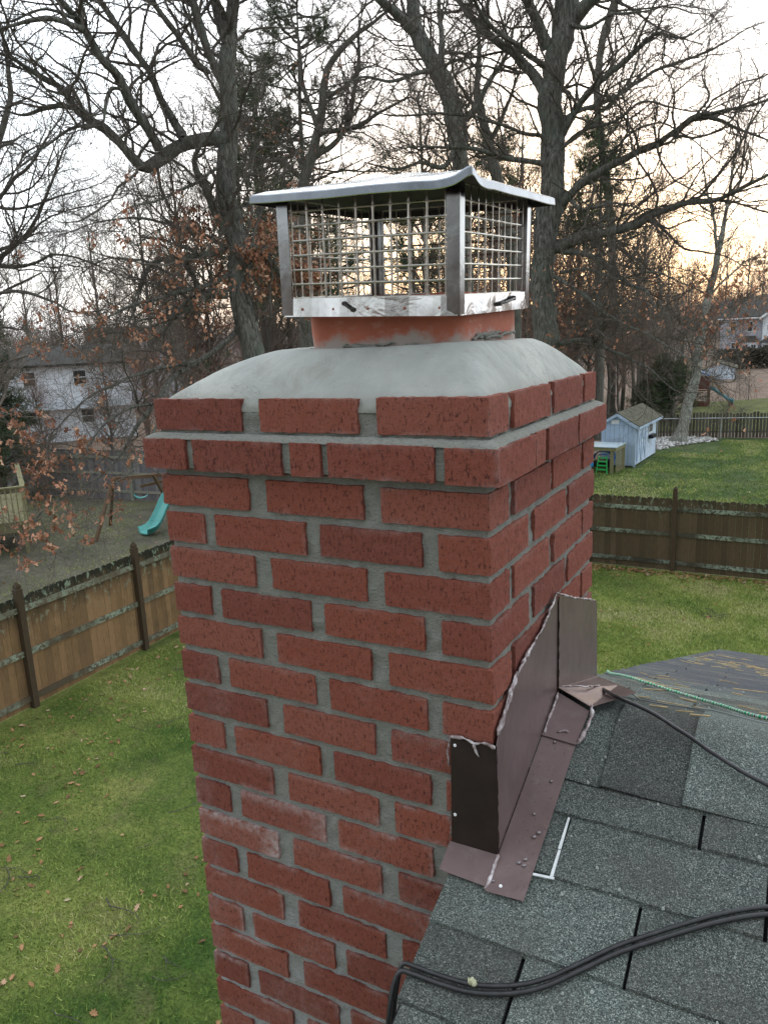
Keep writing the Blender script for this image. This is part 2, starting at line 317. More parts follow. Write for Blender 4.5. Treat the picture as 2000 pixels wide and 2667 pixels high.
def barkm(name,a,b,c_,green):
    m=M(name,0.95,0,0.15)
    n=m.noise(4.5,5,0.75,(5,5,0.6)); c=m.ramp(n,[(0.34,a),(0.5,b),(0.64,c_)])
    c=m.mix(m.math('MULTIPLY',m.step(m.noise(1.6,4,0.7),0.45,0.68),green),c,(0.165,0.190,0.155))
    m.color(c); m.bump(m.noise(9,4,0.75,(6,6,0.6)),1.0,0.05); return m.m
BARK=barkm('oak_bark',(0.03,0.027,0.023),(0.145,0.135,0.118),(0.29,0.28,0.25),0.65)
BARK2=barkm('dark_bark',(0.06,0.054,0.046),(0.13,0.118,0.10),(0.21,0.195,0.17),0.35)
BIRCH=barkm('pale_bark',(0.14,0.125,0.10),(0.28,0.27,0.23),(0.46,0.47,0.43),0.5)
TWIG=simple('twig_bark',(0.20,0.170,0.140),0.95,0,0.35,3)
TWIGD=simple('oak_twig_bark_backlit',(0.105,0.090,0.076),0.95,0,0.35,3)  # darker copy of the twig bark; backlit look put into the colour
TWIGR=simple('russet_twig_bark',(0.22,0.145,0.115),0.95,0,0.35,3)
m=M('dead_oak_leaf',0.8,0,0.2); m.color(m.ramp(m.attr('val'),[(0,(0.20,0.085,0.050)),(0.4,(0.36,0.165,0.100)),(0.75,(0.48,0.25,0.16)),(1,(0.58,0.37,0.25))])); LEAF=m.m
m=M('fallen_leaf',0.8,0,0.2); m.color(m.ramp(m.attr('val'),[(0,(0.14,0.075,0.04)),(0.5,(0.30,0.16,0.075)),(0.85,(0.42,0.23,0.12)),(1,(0.52,0.40,0.30))])); FALLEN=m.m
m=M('pine_needles',0.8,0,0.2); m.color(m.ramp(m.attr('val'),[(0,(0.030,0.050,0.026)),(0.6,(0.065,0.095,0.045)),(1,(0.12,0.135,0.065))])); NEEDLE=m.m
m=M('grass_blade',0.7,0,0.2); m.color(m.ramp(m.attr('val'),[(0,(0.075,0.145,0.024)),(0.5,(0.22,0.295,0.062)),(0.85,(0.39,0.43,0.12)),(1,(0.48,0.44,0.22))])); BLADE=m.m
def siding(name,c,pitch=0.11,axis=2):
    m=M(name,0.6,0,0.3); oz=m.n('ShaderNodeSeparateXYZ'); m.l(m.tc.outputs['Object'],oz.inputs[0])
    fr=m.math('FRACT',m.math('DIVIDE',oz.outputs[axis],pitch)); c2=m.mix(m.step(fr,0.0,0.12),tuple(x*0.68 for x in c),m.ramp(m.noise(3,3),[(0.3,tuple(x*0.9 for x in c)),(0.7,c)]))
    m.color(c2); m.bump(fr,0.6,0.02); return m.m
SIDW=siding('white_vinyl_siding',(0.86,0.90,0.96),0.16); SIDG=siding('grey_vinyl_siding',(0.42,0.42,0.46),0.30); SIDH=siding('tan_vinyl_siding',(0.55,0.55,0.52),0.11)
SIDWB=siding('bright_white_siding',(0.74,0.78,0.82),0.30)
SHEDB=simple('pale_blue_panel',(0.42,0.53,0.68),0.7,0,0.10,3,0.1); TRIMB=simple('blue_trim_board',(0.40,0.50,0.63),0.6); SHEDF=simple('weathered_blue_door',(0.52,0.60,0.72),0.75,0,0.12,4,0.2)
ROOFD=simple('dark_shingle_roof',(0.055,0.052,0.048),0.95,0,0.3,6,0.6,0.02); ROOFM=simple('mossy_shed_roof',(0.085,0.080,0.055),0.95,0,0.4,3,0.7,0.02)
TRIMW=simple('white_trim',(0.75,0.77,0.78),0.5); GLASS=M('window_glass',0.08,0,0.6).color((0.03,0.035,0.04)).m
WALLW=simple('white_shed_wall',(0.62,0.70,0.80),0.6,0,0.06,2)
SLIDE=simple('teal_plastic',(0.10,0.40,0.37),0.35,0,0.08,3,spec=0.5); SLIDEB=simple('blue_green_plastic',(0.05,0.26,0.33),0.4,0,0.08,3)
PLAYR=simple('dark_red_panel',(0.12,0.028,0.022),0.6,0,0.15,4); PLAYW=simple('red_brown_timber',(0.19,0.09,0.06),0.7,0,0.2,6); PLAYB=simple('blue_tarp',(0.04,0.14,0.32),0.6); ORANGE=simple('orange_timber',(0.33,0.16,0.07),0.7); YEL=simple('yellow_bar',(0.5,0.36,0.05),0.6)
GREENP=simple('green_plastic',(0.04,0.42,0.10),0.35,0,0.05); BLUEP=simple('blue_plastic',(0.02,0.13,0.40),0.35,0,0.05); BLACKP=simple('black_item',(0.01,0.01,0.012),0.6)
TABLET=simple('pale_blue_table_top',(0.38,0.46,0.50),0.6,0,0.1,2)
STONE=M('white_stone',0.85); STONE.color(STONE.ramp(STONE.attr('val'),[(0,(0.20,0.185,0.165)),(0.5,(0.42,0.40,0.38)),(1,(0.72,0.71,0.69))])); STONE=STONE.m
m=M('hillside_wood_floor',0.95); m.color(m.ramp(m.noise(0.3,6,0.7),[(0.3,(0.06,0.05,0.042)),(0.7,(0.13,0.105,0.09))])); HILL=m.m
TR={
 "L":[[[-9.12,11.16,-0.05,0.226],[-9.32,11.23,0.66,0.226],[-9.47,11.32,1.32,0.214],[-9.51,11.44,1.85,0.237],[-9.65,11.51,2.43,0.203],[-9.79,11.6,3.09,0.203],[-9.86,11.81,4.01,0.181],[-9.9,11.94,4.63,0.169],[-9.94,12.09,5.29,0.169],[-9.93,12.27,5.95,0.158],[-9.94,12.37,6.39,0.135],[-9.97,12.54,7.09,0.113],[-9.99,12.75,7.92,0.079],[-10.09,12.92,8.8,0.034]],
[[-10.02,12.05,5.29,0.113],[-10.14,11.95,5.58,0.09],[-10.2,11.88,5.77,0.078],[-10.29,11.86,6.27,0.084],[-10.41,11.83,6.8,0.077],[-10.53,11.86,7.54,0.055],[-10.6,11.91,8.27,0.022]],
[[-9.93,12.27,5.95,0.108],[-10.26,12.4,6.58,0.105],[-10.47,12.54,7.04,0.096],[-10.72,12.78,7.91,0.065],[-11.02,12.95,8.66,0.028]],
[[-9.85,11.8,3.99,0.135],[-10.05,11.62,4.18,0.13],[-10.33,11.32,4.08,0.122],[-10.6,11.02,3.94,0.122],[-10.74,10.78,3.76,0.121],[-10.89,10.54,3.62,0.109],[-10.99,10.41,3.78,0.091],[-11.14,10.28,4.05,0.09],[-11.34,10.11,4.29,0.09],[-11.53,9.93,4.44,0.081],[-11.68,9.78,4.63,0.067],[-11.8,9.67,4.93,0.059],[-11.98,9.49,5.07,0.052],[-12.2,9.3,5.25,0.041],[-12.37,9.13,5.39,0.031],[-12.67,8.86,5.47,0.02]],
[[-10.64,10.75,3.9,0.096],[-10.7,10.57,4.24,0.09],[-10.76,10.38,4.53,0.089],[-10.77,10.21,4.8,0.084],[-10.78,10.04,5.06,0.082],[-10.88,9.81,5.28,0.077],[-10.99,9.61,5.69,0.068],[-11.05,9.4,5.89,0.059],[-11.1,9.19,6.08,0.049],[-11.3,8.99,6.64,0.029],[-11.35,8.84,7.06,0.011]],
[[-10.49,11.26,4.18,0.085],[-10.69,11.21,4.57,0.071],[-10.88,11.17,5.0,0.066],[-11.08,11.14,5.47,0.066],[-11.36,11.06,5.94,0.062],[-11.63,10.98,6.37,0.057],[-11.9,10.9,6.79,0.048],[-12.21,10.83,7.39,0.031],[-12.42,10.84,8.02,0.013]],
[[-10.29,11.93,5.44,0.077],[-10.28,11.66,5.49,0.067],[-10.35,11.41,5.8,0.061],[-10.46,11.14,6.13,0.056],[-10.63,10.85,6.5,0.046],[-10.76,10.58,6.89,0.029],[-10.81,10.39,7.37,0.012]],
[[-11.64,9.79,4.59,0.046],[-12.07,9.7,4.7,0.047],[-12.45,9.6,4.7,0.038],[-12.84,9.49,4.64,0.026],[-13.24,9.41,4.75,0.017],[-13.67,9.27,4.69,0.009]],
[[-10.65,9.29,5.53,0.05],[-10.98,9.03,5.66,0.042],[-11.23,8.77,5.63,0.034],[-11.43,8.51,5.53,0.027],[-11.66,8.23,5.41,0.017]],
[[-10.8,9.26,5.72,0.031],[-11.18,9.18,5.88,0.023],[-11.46,9.13,5.95,0.02],[-11.93,8.93,5.86,0.016],[-12.34,8.78,5.8,0.01]],
[[-11.36,9.86,4.29,0.029],[-11.44,9.5,4.19,0.025],[-11.63,9.02,3.86,0.02],[-11.87,8.46,3.35,0.016],[-11.99,7.99,2.93,0.01]],
[[-10.52,9.86,4.71,0.024],[-10.7,9.77,4.76,0.037],[-10.76,9.68,4.53,0.033],[-10.77,9.59,4.21,0.02]],
[[-9.78,11.42,2.39,0.102],[-9.85,11.25,2.76,0.089],[-9.9,11.1,3.21,0.079],[-9.97,10.92,3.56,0.054],[-9.74,10.89,3.84,0.032],[-9.3,11.03,4.35,0.021],[-9.05,11.04,4.77,0.012]],
[[-9.82,11.33,2.13,0.081],[-10.0,10.99,2.03,0.062],[-10.25,10.61,1.95,0.053],[-10.45,10.26,1.9,0.048],[-10.49,9.99,1.76,0.043],[-10.45,9.73,1.54,0.034],[-10.35,9.47,1.16,0.023],[-10.28,9.17,0.72,0.014],[-10.33,8.84,0.4,0.008]],
[[-9.66,11.19,1.24,0.104],[-9.83,10.81,1.25,0.093],[-9.91,10.43,1.11,0.087],[-9.91,10.1,0.94,0.064],[-9.81,9.82,0.81,0.046]],
[[-9.39,11.58,2.15,0.077],[-9.3,11.89,2.04,0.069],[-9.24,12.17,1.83,0.065],[-9.21,12.42,1.61,0.043],[-9.01,12.77,1.43,0.022]],
[[-9.63,11.31,1.64,0.05],[-9.66,10.65,1.4,0.044],[-9.75,9.97,1.26,0.034],[-9.87,9.26,1.05,0.028],[-9.96,8.58,0.86,0.02],[-9.94,7.94,0.64,0.011],[-9.89,7.32,0.36,0.007]],
[[-9.44,11.14,0.58,0.059],[-9.5,10.55,0.24,0.053],[-9.58,9.98,0.01,0.047],[-9.64,9.4,-0.28,0.042],[-9.54,8.89,-0.65,0.04],[-9.49,8.36,-0.99,0.035],[-9.42,7.83,-1.38,0.027],[-9.41,7.29,-1.67,0.022],[-9.44,6.76,-1.83,0.016],[-9.45,6.23,-2.04,0.012],[-9.25,5.81,-2.27,0.007]],
[[-8.7,8.41,-0.23,0.03],[-8.58,8.02,-0.64,0.022],[-8.45,7.62,-1.1,0.018],[-8.38,7.22,-1.43,0.016],[-8.38,6.82,-1.6,0.01],[-8.4,6.45,-1.64,0.005]],
[[-9.44,9.82,0.02,0.038],[-9.58,9.14,-0.07,0.033],[-9.68,8.46,-0.22,0.027],[-9.68,7.84,-0.33,0.019],[-9.6,7.23,-0.57,0.014],[-9.41,6.69,-0.82,0.009]],
[[-8.87,8.22,-0.59,0.026],[-9.07,7.81,-0.62,0.022],[-9.18,7.41,-0.8,0.016],[-9.2,7.02,-1.14,0.011],[-9.12,6.66,-1.54,0.005]],
[[-9.53,11.43,1.85,0.05],[-10.0,11.55,2.2,0.041],[-10.59,11.59,2.53,0.033],[-11.45,11.48,2.78,0.028],[-12.24,11.38,2.95,0.022],[-13.03,11.22,2.92,0.015],[-13.74,11.08,2.75,0.01]],
[[-9.88,11.73,3.75,0.036],[-9.87,11.17,3.42,0.031],[-9.96,10.6,3.18,0.026],[-10.09,9.99,2.92,0.019],[-10.19,9.39,2.67,0.012],[-10.23,8.81,2.31,0.008]],
[[-9.48,11.73,2.94,0.041],[-9.03,11.59,2.92,0.035],[-8.59,11.41,2.8,0.026],[-8.19,11.2,2.65,0.013]]],
 "R":[[[-4.77,15.91,-0.08,0.269],[-4.87,16.12,0.91,0.256],[-4.93,16.31,1.76,0.243],[-4.9,16.54,2.6,0.256],[-4.91,16.74,3.4,0.269],[-4.93,16.99,4.39,0.256],[-5.05,17.12,5.14,0.256],[-5.02,17.26,5.64,0.243],[-5.01,17.4,6.14,0.243],[-4.95,17.56,6.63,0.256],[-4.94,17.68,7.08,0.256],[-4.93,17.82,7.57,0.243],[-5.09,18.0,8.62,0.153],[-5.12,18.24,9.62,0.064]],
[[-5.08,17.13,5.25,0.138],[-5.48,17.23,5.86,0.114],[-5.93,17.29,6.38,0.099],[-6.42,17.28,6.75,0.092],[-6.87,17.32,7.24,0.079],[-7.24,17.4,7.67,0.067],[-7.67,17.51,8.38,0.038],[-8.08,17.66,9.19,0.016]],
[[-5.18,17.36,6.34,0.138],[-5.34,17.11,6.85,0.121],[-5.45,16.83,7.15,0.099],[-5.66,16.52,7.54,0.073],[-5.87,16.28,8.19,0.029]],
[[-4.87,17.63,6.72,0.164],[-4.47,17.64,7.05,0.139],[-4.11,17.59,7.23,0.112],[-3.69,17.63,7.58,0.073],[-3.33,17.67,8.11,0.029]],
[[-5.13,17.27,5.89,0.064],[-5.54,16.77,6.21,0.055],[-5.89,16.29,6.46,0.049],[-6.15,15.88,6.79,0.044],[-6.21,15.55,7.0,0.033],[-6.29,15.25,7.38,0.014]],
[[-4.88,17.0,4.34,0.118],[-4.57,16.98,4.71,0.081],[-4.26,16.95,5.07,0.07],[-3.88,16.96,5.41,0.064],[-3.42,16.99,5.68,0.058],[-3.05,16.96,5.9,0.047],[-2.68,16.9,6.03,0.033],[-2.22,16.81,5.82,0.021],[-1.87,16.73,5.89,0.011]],
[[-4.74,16.73,2.99,0.123],[-4.23,16.71,3.31,0.09],[-3.73,16.66,3.56,0.084],[-3.12,16.66,3.77,0.072],[-2.64,16.56,3.89,0.066],[-2.27,16.42,4.06,0.06],[-1.8,16.35,4.27,0.054],[-1.35,16.14,4.03,0.035],[-0.81,15.97,3.71,0.022],[-0.32,15.76,3.36,0.013]],
[[-1.76,16.0,4.19,0.04],[-1.31,15.98,4.19,0.03],[-0.83,15.97,4.19,0.026],[-0.31,16.01,4.3,0.015]],
[[-4.72,16.49,2.05,0.138],[-4.18,16.37,2.18,0.115],[-3.61,16.24,2.21,0.098],[-3.06,16.11,2.28,0.081],[-2.62,15.94,2.44,0.07],[-2.08,15.81,2.56,0.063],[-1.6,15.63,2.57,0.053],[-1.18,15.41,2.59,0.043],[-0.78,15.21,2.71,0.033],[-0.26,15.07,2.84,0.02]],
[[-4.91,17.08,4.69,0.056],[-4.71,17.47,4.93,0.052],[-4.41,17.91,5.11,0.047],[-4.01,18.41,5.35,0.042],[-3.52,19.01,5.79,0.04],[-3.2,19.49,6.09,0.038],[-2.68,20.06,6.33,0.033],[-2.06,20.73,6.74,0.025],[-1.43,21.41,7.15,0.014]],
[[-4.96,16.82,3.8,0.072],[-5.42,16.39,3.89,0.061],[-5.81,16.0,3.97,0.055],[-6.2,15.62,4.1,0.045],[-6.78,15.11,4.15,0.034],[-7.22,14.68,4.18,0.019],[-7.52,14.29,4.06,0.01]],
[[-5.02,16.95,4.45,0.051],[-5.44,16.44,4.51,0.04],[-5.89,15.94,4.67,0.032],[-6.36,15.41,4.77,0.029],[-6.89,14.82,4.78,0.024],[-7.61,14.12,4.73,0.017],[-7.98,13.64,4.8,0.009]],
[[-4.63,16.86,3.24,0.051],[-4.18,16.55,2.81,0.04],[-3.78,16.33,2.79,0.029],[-3.35,16.12,2.76,0.021],[-2.85,15.92,2.59,0.012]],
[[-4.67,16.51,2.0,0.072],[-3.97,16.17,1.77,0.059],[-3.47,15.72,1.56,0.048],[-2.91,15.26,1.14,0.037],[-2.46,14.78,0.92,0.031],[-2.07,14.24,0.59,0.021],[-1.59,13.75,0.28,0.014],[-1.14,13.27,0.04,0.008]],
[[-4.58,16.03,-0.04,0.061],[-3.93,15.7,-0.01,0.049],[-3.34,15.29,-0.11,0.038],[-2.79,14.85,-0.29,0.027],[-2.26,14.37,-0.55,0.018],[-1.72,13.88,-0.9,0.011]],
[[-4.77,16.32,1.51,0.051],[-4.18,15.68,1.15,0.039],[-3.54,15.06,0.77,0.033],[-2.94,14.43,0.43,0.027],[-2.19,13.88,0.14,0.021],[-1.54,13.27,-0.22,0.014],[-1.04,12.57,-0.61,0.008]],
[[-2.83,17.1,2.59,0.035],[-2.5,16.59,2.18,0.029],[-1.98,16.2,1.82,0.021],[-1.42,15.87,1.62,0.014],[-0.88,15.5,1.3,0.009]],
[[-4.11,17.23,3.56,0.041],[-3.58,17.05,4.02,0.032],[-3.15,16.77,4.27,0.024],[-2.56,16.52,4.3,0.019],[-1.93,16.16,3.79,0.014],[-1.4,15.72,3.23,0.009]],
[[-4.87,16.63,2.9,0.056],[-5.26,16.54,2.64,0.041],[-5.67,16.46,2.43,0.031],[-6.14,16.38,2.37,0.021]],
[[-4.78,17.02,4.19,0.051],[-4.22,16.81,4.44,0.04],[-3.5,16.63,4.47,0.031],[-2.92,16.43,4.72,0.023],[-2.33,16.11,4.47,0.018],[-1.73,15.78,4.18,0.013],[-1.2,15.53,4.35,0.008]],
[[-4.59,16.42,1.5,0.046],[-3.85,15.89,1.46,0.034],[-3.14,15.29,1.24,0.025],[-2.35,14.79,1.25,0.018],[-1.6,14.2,0.97,0.012],[-0.9,13.53,0.52,0.008]],
[[-4.93,17.65,6.93,0.056],[-4.25,17.22,6.52,0.039],[-3.6,16.88,6.55,0.029],[-2.93,16.49,6.33,0.021],[-2.31,16.1,6.19,0.013],[-1.67,15.66,5.84,0.008]]],
 "M":[[[-8.51,20.37,2.49,0.232],[-8.63,20.64,3.78,0.232],[-8.78,20.89,5.07,0.232],[-8.87,20.97,5.59,0.265],[-8.97,21.06,6.11,0.281],[-9.14,21.16,6.89,0.265],[-9.54,21.15,7.68,0.248],[-9.94,21.1,8.34,0.225],[-10.22,21.13,9.06,0.192],[-10.39,21.25,9.91,0.166],[-10.66,21.44,11.21,0.083]],
[[-10.07,21.11,8.67,0.166],[-10.38,20.72,8.98,0.151],[-10.63,20.37,9.27,0.123],[-10.92,20.0,9.63,0.096],[-11.41,19.67,10.53,0.038]],
[[-9.14,21.16,6.89,0.132],[-9.54,21.46,7.76,0.121],[-9.7,21.89,8.63,0.088],[-9.96,22.27,9.53,0.068],[-10.1,22.73,10.44,0.042]],
[[-8.97,21.06,6.11,0.132],[-8.38,21.18,6.46,0.098],[-8.04,21.25,7.13,0.078],[-7.6,21.34,7.66,0.058],[-7.34,21.38,8.36,0.032]],
[[-9.54,21.15,7.68,0.079],[-9.93,20.28,7.42,0.058],[-10.23,19.44,7.1,0.044],[-10.58,18.65,7.08,0.028],[-10.89,17.82,6.77,0.015]],
[[-8.87,20.95,5.46,0.099],[-9.02,20.12,4.86,0.071],[-9.36,19.35,4.9,0.051],[-9.71,18.5,4.64,0.031],[-10.11,17.72,4.75,0.015]]],
 "N":[[[-8.28,23.98,2.35,0.207],[-8.68,24.24,4.19,0.196],[-9.02,24.36,5.38,0.181],[-9.28,24.44,6.27,0.158],[-9.54,24.53,7.16,0.143],[-9.72,24.62,7.9,0.113],[-9.74,24.9,8.99,0.083],[-9.88,25.12,10.17,0.045]],
[[-9.28,24.44,6.27,0.09],[-8.77,24.58,7.18,0.067],[-8.44,24.53,7.79,0.044],[-8.13,24.52,8.59,0.022]],
[[-9.54,24.53,7.16,0.083],[-9.92,24.1,7.81,0.059],[-10.13,23.7,8.23,0.037],[-10.18,23.49,9.04,0.018]]],
 "O":[[[-10.21,47.4,1.79,0.208],[-10.62,48.23,5.84,0.235],[-11.09,48.81,9.09,0.235],[-11.64,49.21,11.81,0.221],[-11.91,49.62,13.97,0.208],[-11.87,50.38,16.79,0.208],[-11.66,50.85,18.12,0.221],[-11.32,51.35,19.32,0.208],[-11.19,51.84,20.92,0.125]],
[[-11.79,49.69,13.97,0.125],[-12.26,48.7,15.68,0.095],[-12.45,47.78,17.03,0.053]],
[[-11.6,49.52,12.88,0.125],[-10.43,49.63,13.84,0.096],[-9.67,49.62,15.18,0.06],[-9.4,49.33,16.49,0.033]]],
 "B":[[[-4.83,37.48,-5.0,0.319],[-4.68,37.74,-4.34,0.253],[-4.49,38.2,-2.96,0.231],[-4.33,38.57,-1.9,0.209],[-4.23,39.06,-0.2,0.198],[-4.07,39.56,1.39,0.176],[-3.82,40.2,3.3,0.143],[-3.64,40.88,5.53,0.077],[-3.46,41.54,7.65,0.049],[-3.41,42.11,9.78,0.033],[-3.47,42.64,11.92,0.016]],
[[-3.82,40.2,3.3,0.088],[-4.12,40.33,5.0,0.06],[-4.5,40.38,6.6,0.044],[-4.8,40.51,8.28,0.027],[-4.93,40.67,9.73,0.016]],
[[-4.07,39.56,1.39,0.066],[-3.35,40.01,2.31,0.049],[-2.62,40.4,3.0,0.033],[-1.88,40.71,3.37,0.016]],
[[-3.64,40.88,5.53,0.049],[-2.93,41.51,7.17,0.033],[-2.66,41.94,9.02,0.022],[-2.56,42.17,10.45,0.011]]],
 "E":[[[-16.8,9.86,-2.15,0.163],[-16.85,10.52,0.48,0.135],[-16.69,11.09,2.32,0.108],[-16.64,11.45,3.63,0.092],[-16.64,11.81,5.0,0.076],[-16.49,12.22,6.25,0.06],[-16.66,12.4,7.31,0.038],[-16.85,12.49,8.06,0.022]],
[[-16.64,11.45,3.63,0.054],[-16.02,11.65,4.19,0.043],[-15.5,11.74,4.53,0.032],[-14.99,11.84,4.95,0.023],[-14.52,11.89,5.27,0.013]],
[[-16.69,11.09,2.32,0.065],[-15.83,11.46,2.83,0.043],[-15.28,11.71,3.51,0.032],[-14.93,11.84,4.17,0.026],[-14.56,11.95,4.72,0.018],[-14.12,12.11,5.25,0.01]],
[[-16.69,11.09,2.32,0.06],[-15.57,11.22,2.24,0.037],[-14.58,11.34,2.41,0.028],[-13.6,11.36,2.18,0.02],[-12.64,11.33,1.82,0.012],[-11.89,11.21,1.57,0.007]],
[[-16.78,10.83,1.53,0.065],[-15.62,10.92,1.67,0.042],[-14.52,10.89,1.45,0.031],[-13.5,10.79,1.14,0.02],[-12.53,10.74,1.14,0.012]],
[[-16.65,11.48,3.73,0.049],[-15.93,11.54,3.56,0.032],[-15.11,11.72,3.64,0.024],[-14.31,11.9,3.76,0.016],[-13.66,12.0,3.89,0.01]],
[[-16.64,11.81,5.0,0.038],[-16.0,11.77,5.0,0.027],[-15.41,11.65,4.74,0.018],[-14.84,11.4,4.1,0.01]],
[[-16.71,11.14,2.58,0.049],[-15.63,11.36,2.81,0.032],[-14.9,11.41,3.14,0.023],[-13.97,11.54,3.34,0.015],[-12.92,11.71,3.43,0.01]]],
 "P":[[[-15.09,21.77,3.9,0.172],[-15.06,22.18,5.41,0.172],[-14.88,22.5,6.24,0.164],[-14.74,22.83,7.22,0.149],[-14.68,23.12,8.2,0.133],[-14.61,23.42,9.19,0.117],[-14.15,23.86,9.92,0.094],[-13.57,24.34,10.5,0.07],[-12.93,24.84,11.08,0.039],[-12.43,25.31,11.81,0.02]],
[[-14.74,22.83,7.22,0.102],[-15.0,22.68,8.09,0.078],[-15.15,22.62,9.09,0.062],[-15.18,22.64,10.14,0.046],[-15.46,22.49,11.04,0.03],[-15.66,22.35,11.85,0.019]],
[[-14.88,22.5,6.24,0.117],[-14.36,23.12,6.78,0.094],[-14.09,23.68,7.57,0.087],[-14.04,24.15,8.54,0.072],[-14.06,24.63,9.68,0.056],[-14.17,25.11,10.99,0.036],[-14.06,25.7,12.31,0.02]],
[[-14.74,22.81,7.14,0.094],[-13.81,22.72,7.05,0.077],[-12.95,22.61,7.04,0.06],[-12.07,22.6,7.37,0.044],[-11.21,22.53,7.55,0.025]],
[[-15.07,22.22,5.57,0.102],[-15.58,21.79,6.15,0.077],[-15.9,21.33,6.19,0.054],[-16.23,20.92,6.45,0.034],[-16.35,20.64,6.77,0.019]],
[[-14.68,23.12,8.2,0.07],[-14.12,23.52,8.56,0.055],[-13.61,23.96,9.14,0.039],[-13.21,24.21,9.27,0.023]],
[[-15.09,22.28,5.87,0.07],[-15.38,22.0,6.87,0.046],[-15.68,21.57,7.4,0.034],[-15.93,21.26,8.21,0.019]]],
}
# ================= GROUND =================
def sheet(name,pts,z,m,label=None,sub=None):
    bm=bmesh.new(); bm.faces.new([bm.verts.new((x,y,z)) for x,y in pts]); me=bpy.data.meshes.new(name); bm.to_mesh(me); bm.free()
    o=link(name,me,m); tag(o,kind='structure'); return o
def hillz(X,Y):
    r=np.hypot(X,Y); a=np.arctan2(X,Y)           # wooded rise far to the west and north
    h=np.clip((r-120)/180,0,1); h=h*h*(3-2*h)
    return G+h*(13+5*np.sin(a*3+0.6)+3*np.sin(a*9))
def terrain():
    rr=np.array([0,8,20,40,60,80,100,120,135,150,165,180,200,225,250,280,320,420,650,1200],float); na=96
    V=[(0,0,G)];
    for r in rr[1:]:
        a=np.arange(na)*2*np.pi/na; X=r*np.sin(a);Y=r*np.cos(a); V+=list(zip(X,Y,hillz(X,Y)))
    F3=[(0,1+(j+1)%na,1+j) for j in range(na)]
    F4=[(1+i*na+j,1+i*na+(j+1)%na,1+(i+1)*na+(j+1)%na,1+(i+1)*na+j) for i in range(len(rr)-2) for j in range(na)]
    o=link('ground',npmesh('ground',V,[np.array(F3),np.array(F4)],None,True),FLOOR); tag(o,kind='structure')
terrain()
A0=np.array((-9.75,-9.0)); 
sheet('lawn',[(-9.95,-14),(30,-14),(30,17.2),(-1,16.75),(-10.6,16.75),(-10.3,9.5)],G+.004,LAWN)
sheet('bare_yard',[(-36,-14),(-9.96,-14),(-10.31,9.5),(-10.6,16.8),(-12,19.6),(-20,19.2),(-30,18.4),(-36,17.9)],G+.004,YARD)
sheet('neighbour_lawn',[(-10.5,16.8),(-1,16.8),(30,17.25),(30,41.5),(-3,39.4),(-4,38.6),(-5.3,35.4),(-6.6,34.4),(-8.2,29.0),(-9,22)],G+.004,LAWN2)
sheet('playground_lawn',[(-9.2,41),(30,44),(34,66),(8,72),(-3.2,60),(-6.6,57.5),(-9,50)],G+.004,LAWN3)
# ================= CHIMNEY =================
W_,D_=0.66,0.64; HC=0.0712; BH=0.0572
chim=thing('chimney',(-.33,.32,G),'tall red brick chimney with grey domed mortar crown rising beside the shingle roof','chimney')
chim_off=np.array((-.33,.32,G))
def child(o,p=None):
    """parent keeping world placement for meshes built in world coordinates"""
    p=p or chim; o.parent=p; o.matrix_parent_inverse=Matrix.Identity(4)
    o.location=Vector(o.location)-Vector(root_loc(p)); return o
def root_loc(p):
    l=Vector(p.location)
    while p.parent: p=p.parent; l=l+Vector(p.location)
    return l
def brick_np(x0,x1,y0,y1,z0,z1,cell,r=0.001,amp=0.0012,seed=0):
    nx,ny,nz=[max(2,int(round(d/c))) for d,c in zip((x1-x0,y1-y0,z1-z0),cell)]
    V=[];F=[];n=0
    def face(U,Vv,fn,flip):
        nonlocal n
        a,b=len(U),len(Vv);uu,vv=np.meshgrid(U,Vv,indexing='ij');P=fn(uu.ravel(),vv.ravel());V.append(P)
        I=np.arange(a*b).reshape(a,b)+n
        q=np.stack([I[:-1,:-1],I[1:,:-1],I[1:,1:],I[:-1,1:]],-1).reshape(-1,4)
        F.append(q[:,::-1] if flip else q); n+=a*b
    X=np.linspace(x0,x1,nx+1);Y=np.linspace(y0,y1,ny+1);Z=np.linspace(z0,z1,nz+1)
    for z,fl in((z0,True),(z1,False)): face(X,Y,lambda u,v:np.stack([u,v,np.full_like(u,z)],1),fl)
    for y,fl in((y0,False),(y1,True)): face(X,Z,lambda u,v:np.stack([u,np.full_like(u,y),v],1),fl)
    for x,fl in((x0,True),(x1,False)): face(Y,Z,lambda u,v:np.stack([np.full_like(u,x),u,v],1),fl)
    V=np.concatenate(V);F=np.concatenate(F)
    c=np.array([(x0+x1)/2,(y0+y1)/2,(z0+z1)/2]);h=np.array([x1-x0,y1-y0,z1-z0])/2
    p=V-c;q=np.clip(p,-(h-r),h-r);d=p-q;L=np.linalg.norm(d,axis=1)[:,None];p=np.where(L>1e-9,q+d/np.maximum(L,1e-9)*np.minimum(L,r),p)
    V=p+c
    if amp>0:
        D=np.stack([vnoise(V,90,seed+1)+.8*vnoise(V,260,seed+4),vnoise(V,90,seed+2)+.8*vnoise(V,260,seed+5),vnoise(V,90,seed+3)+.8*vnoise(V,260,seed+6)],1)
        edge=np.clip(L[:,0]/r,0,1)
        V=V+D*amp*(0.6+0.8*edge)[:,None]
    return V,F
BV=[];BF=[];BA=[];BE=[];bn=0
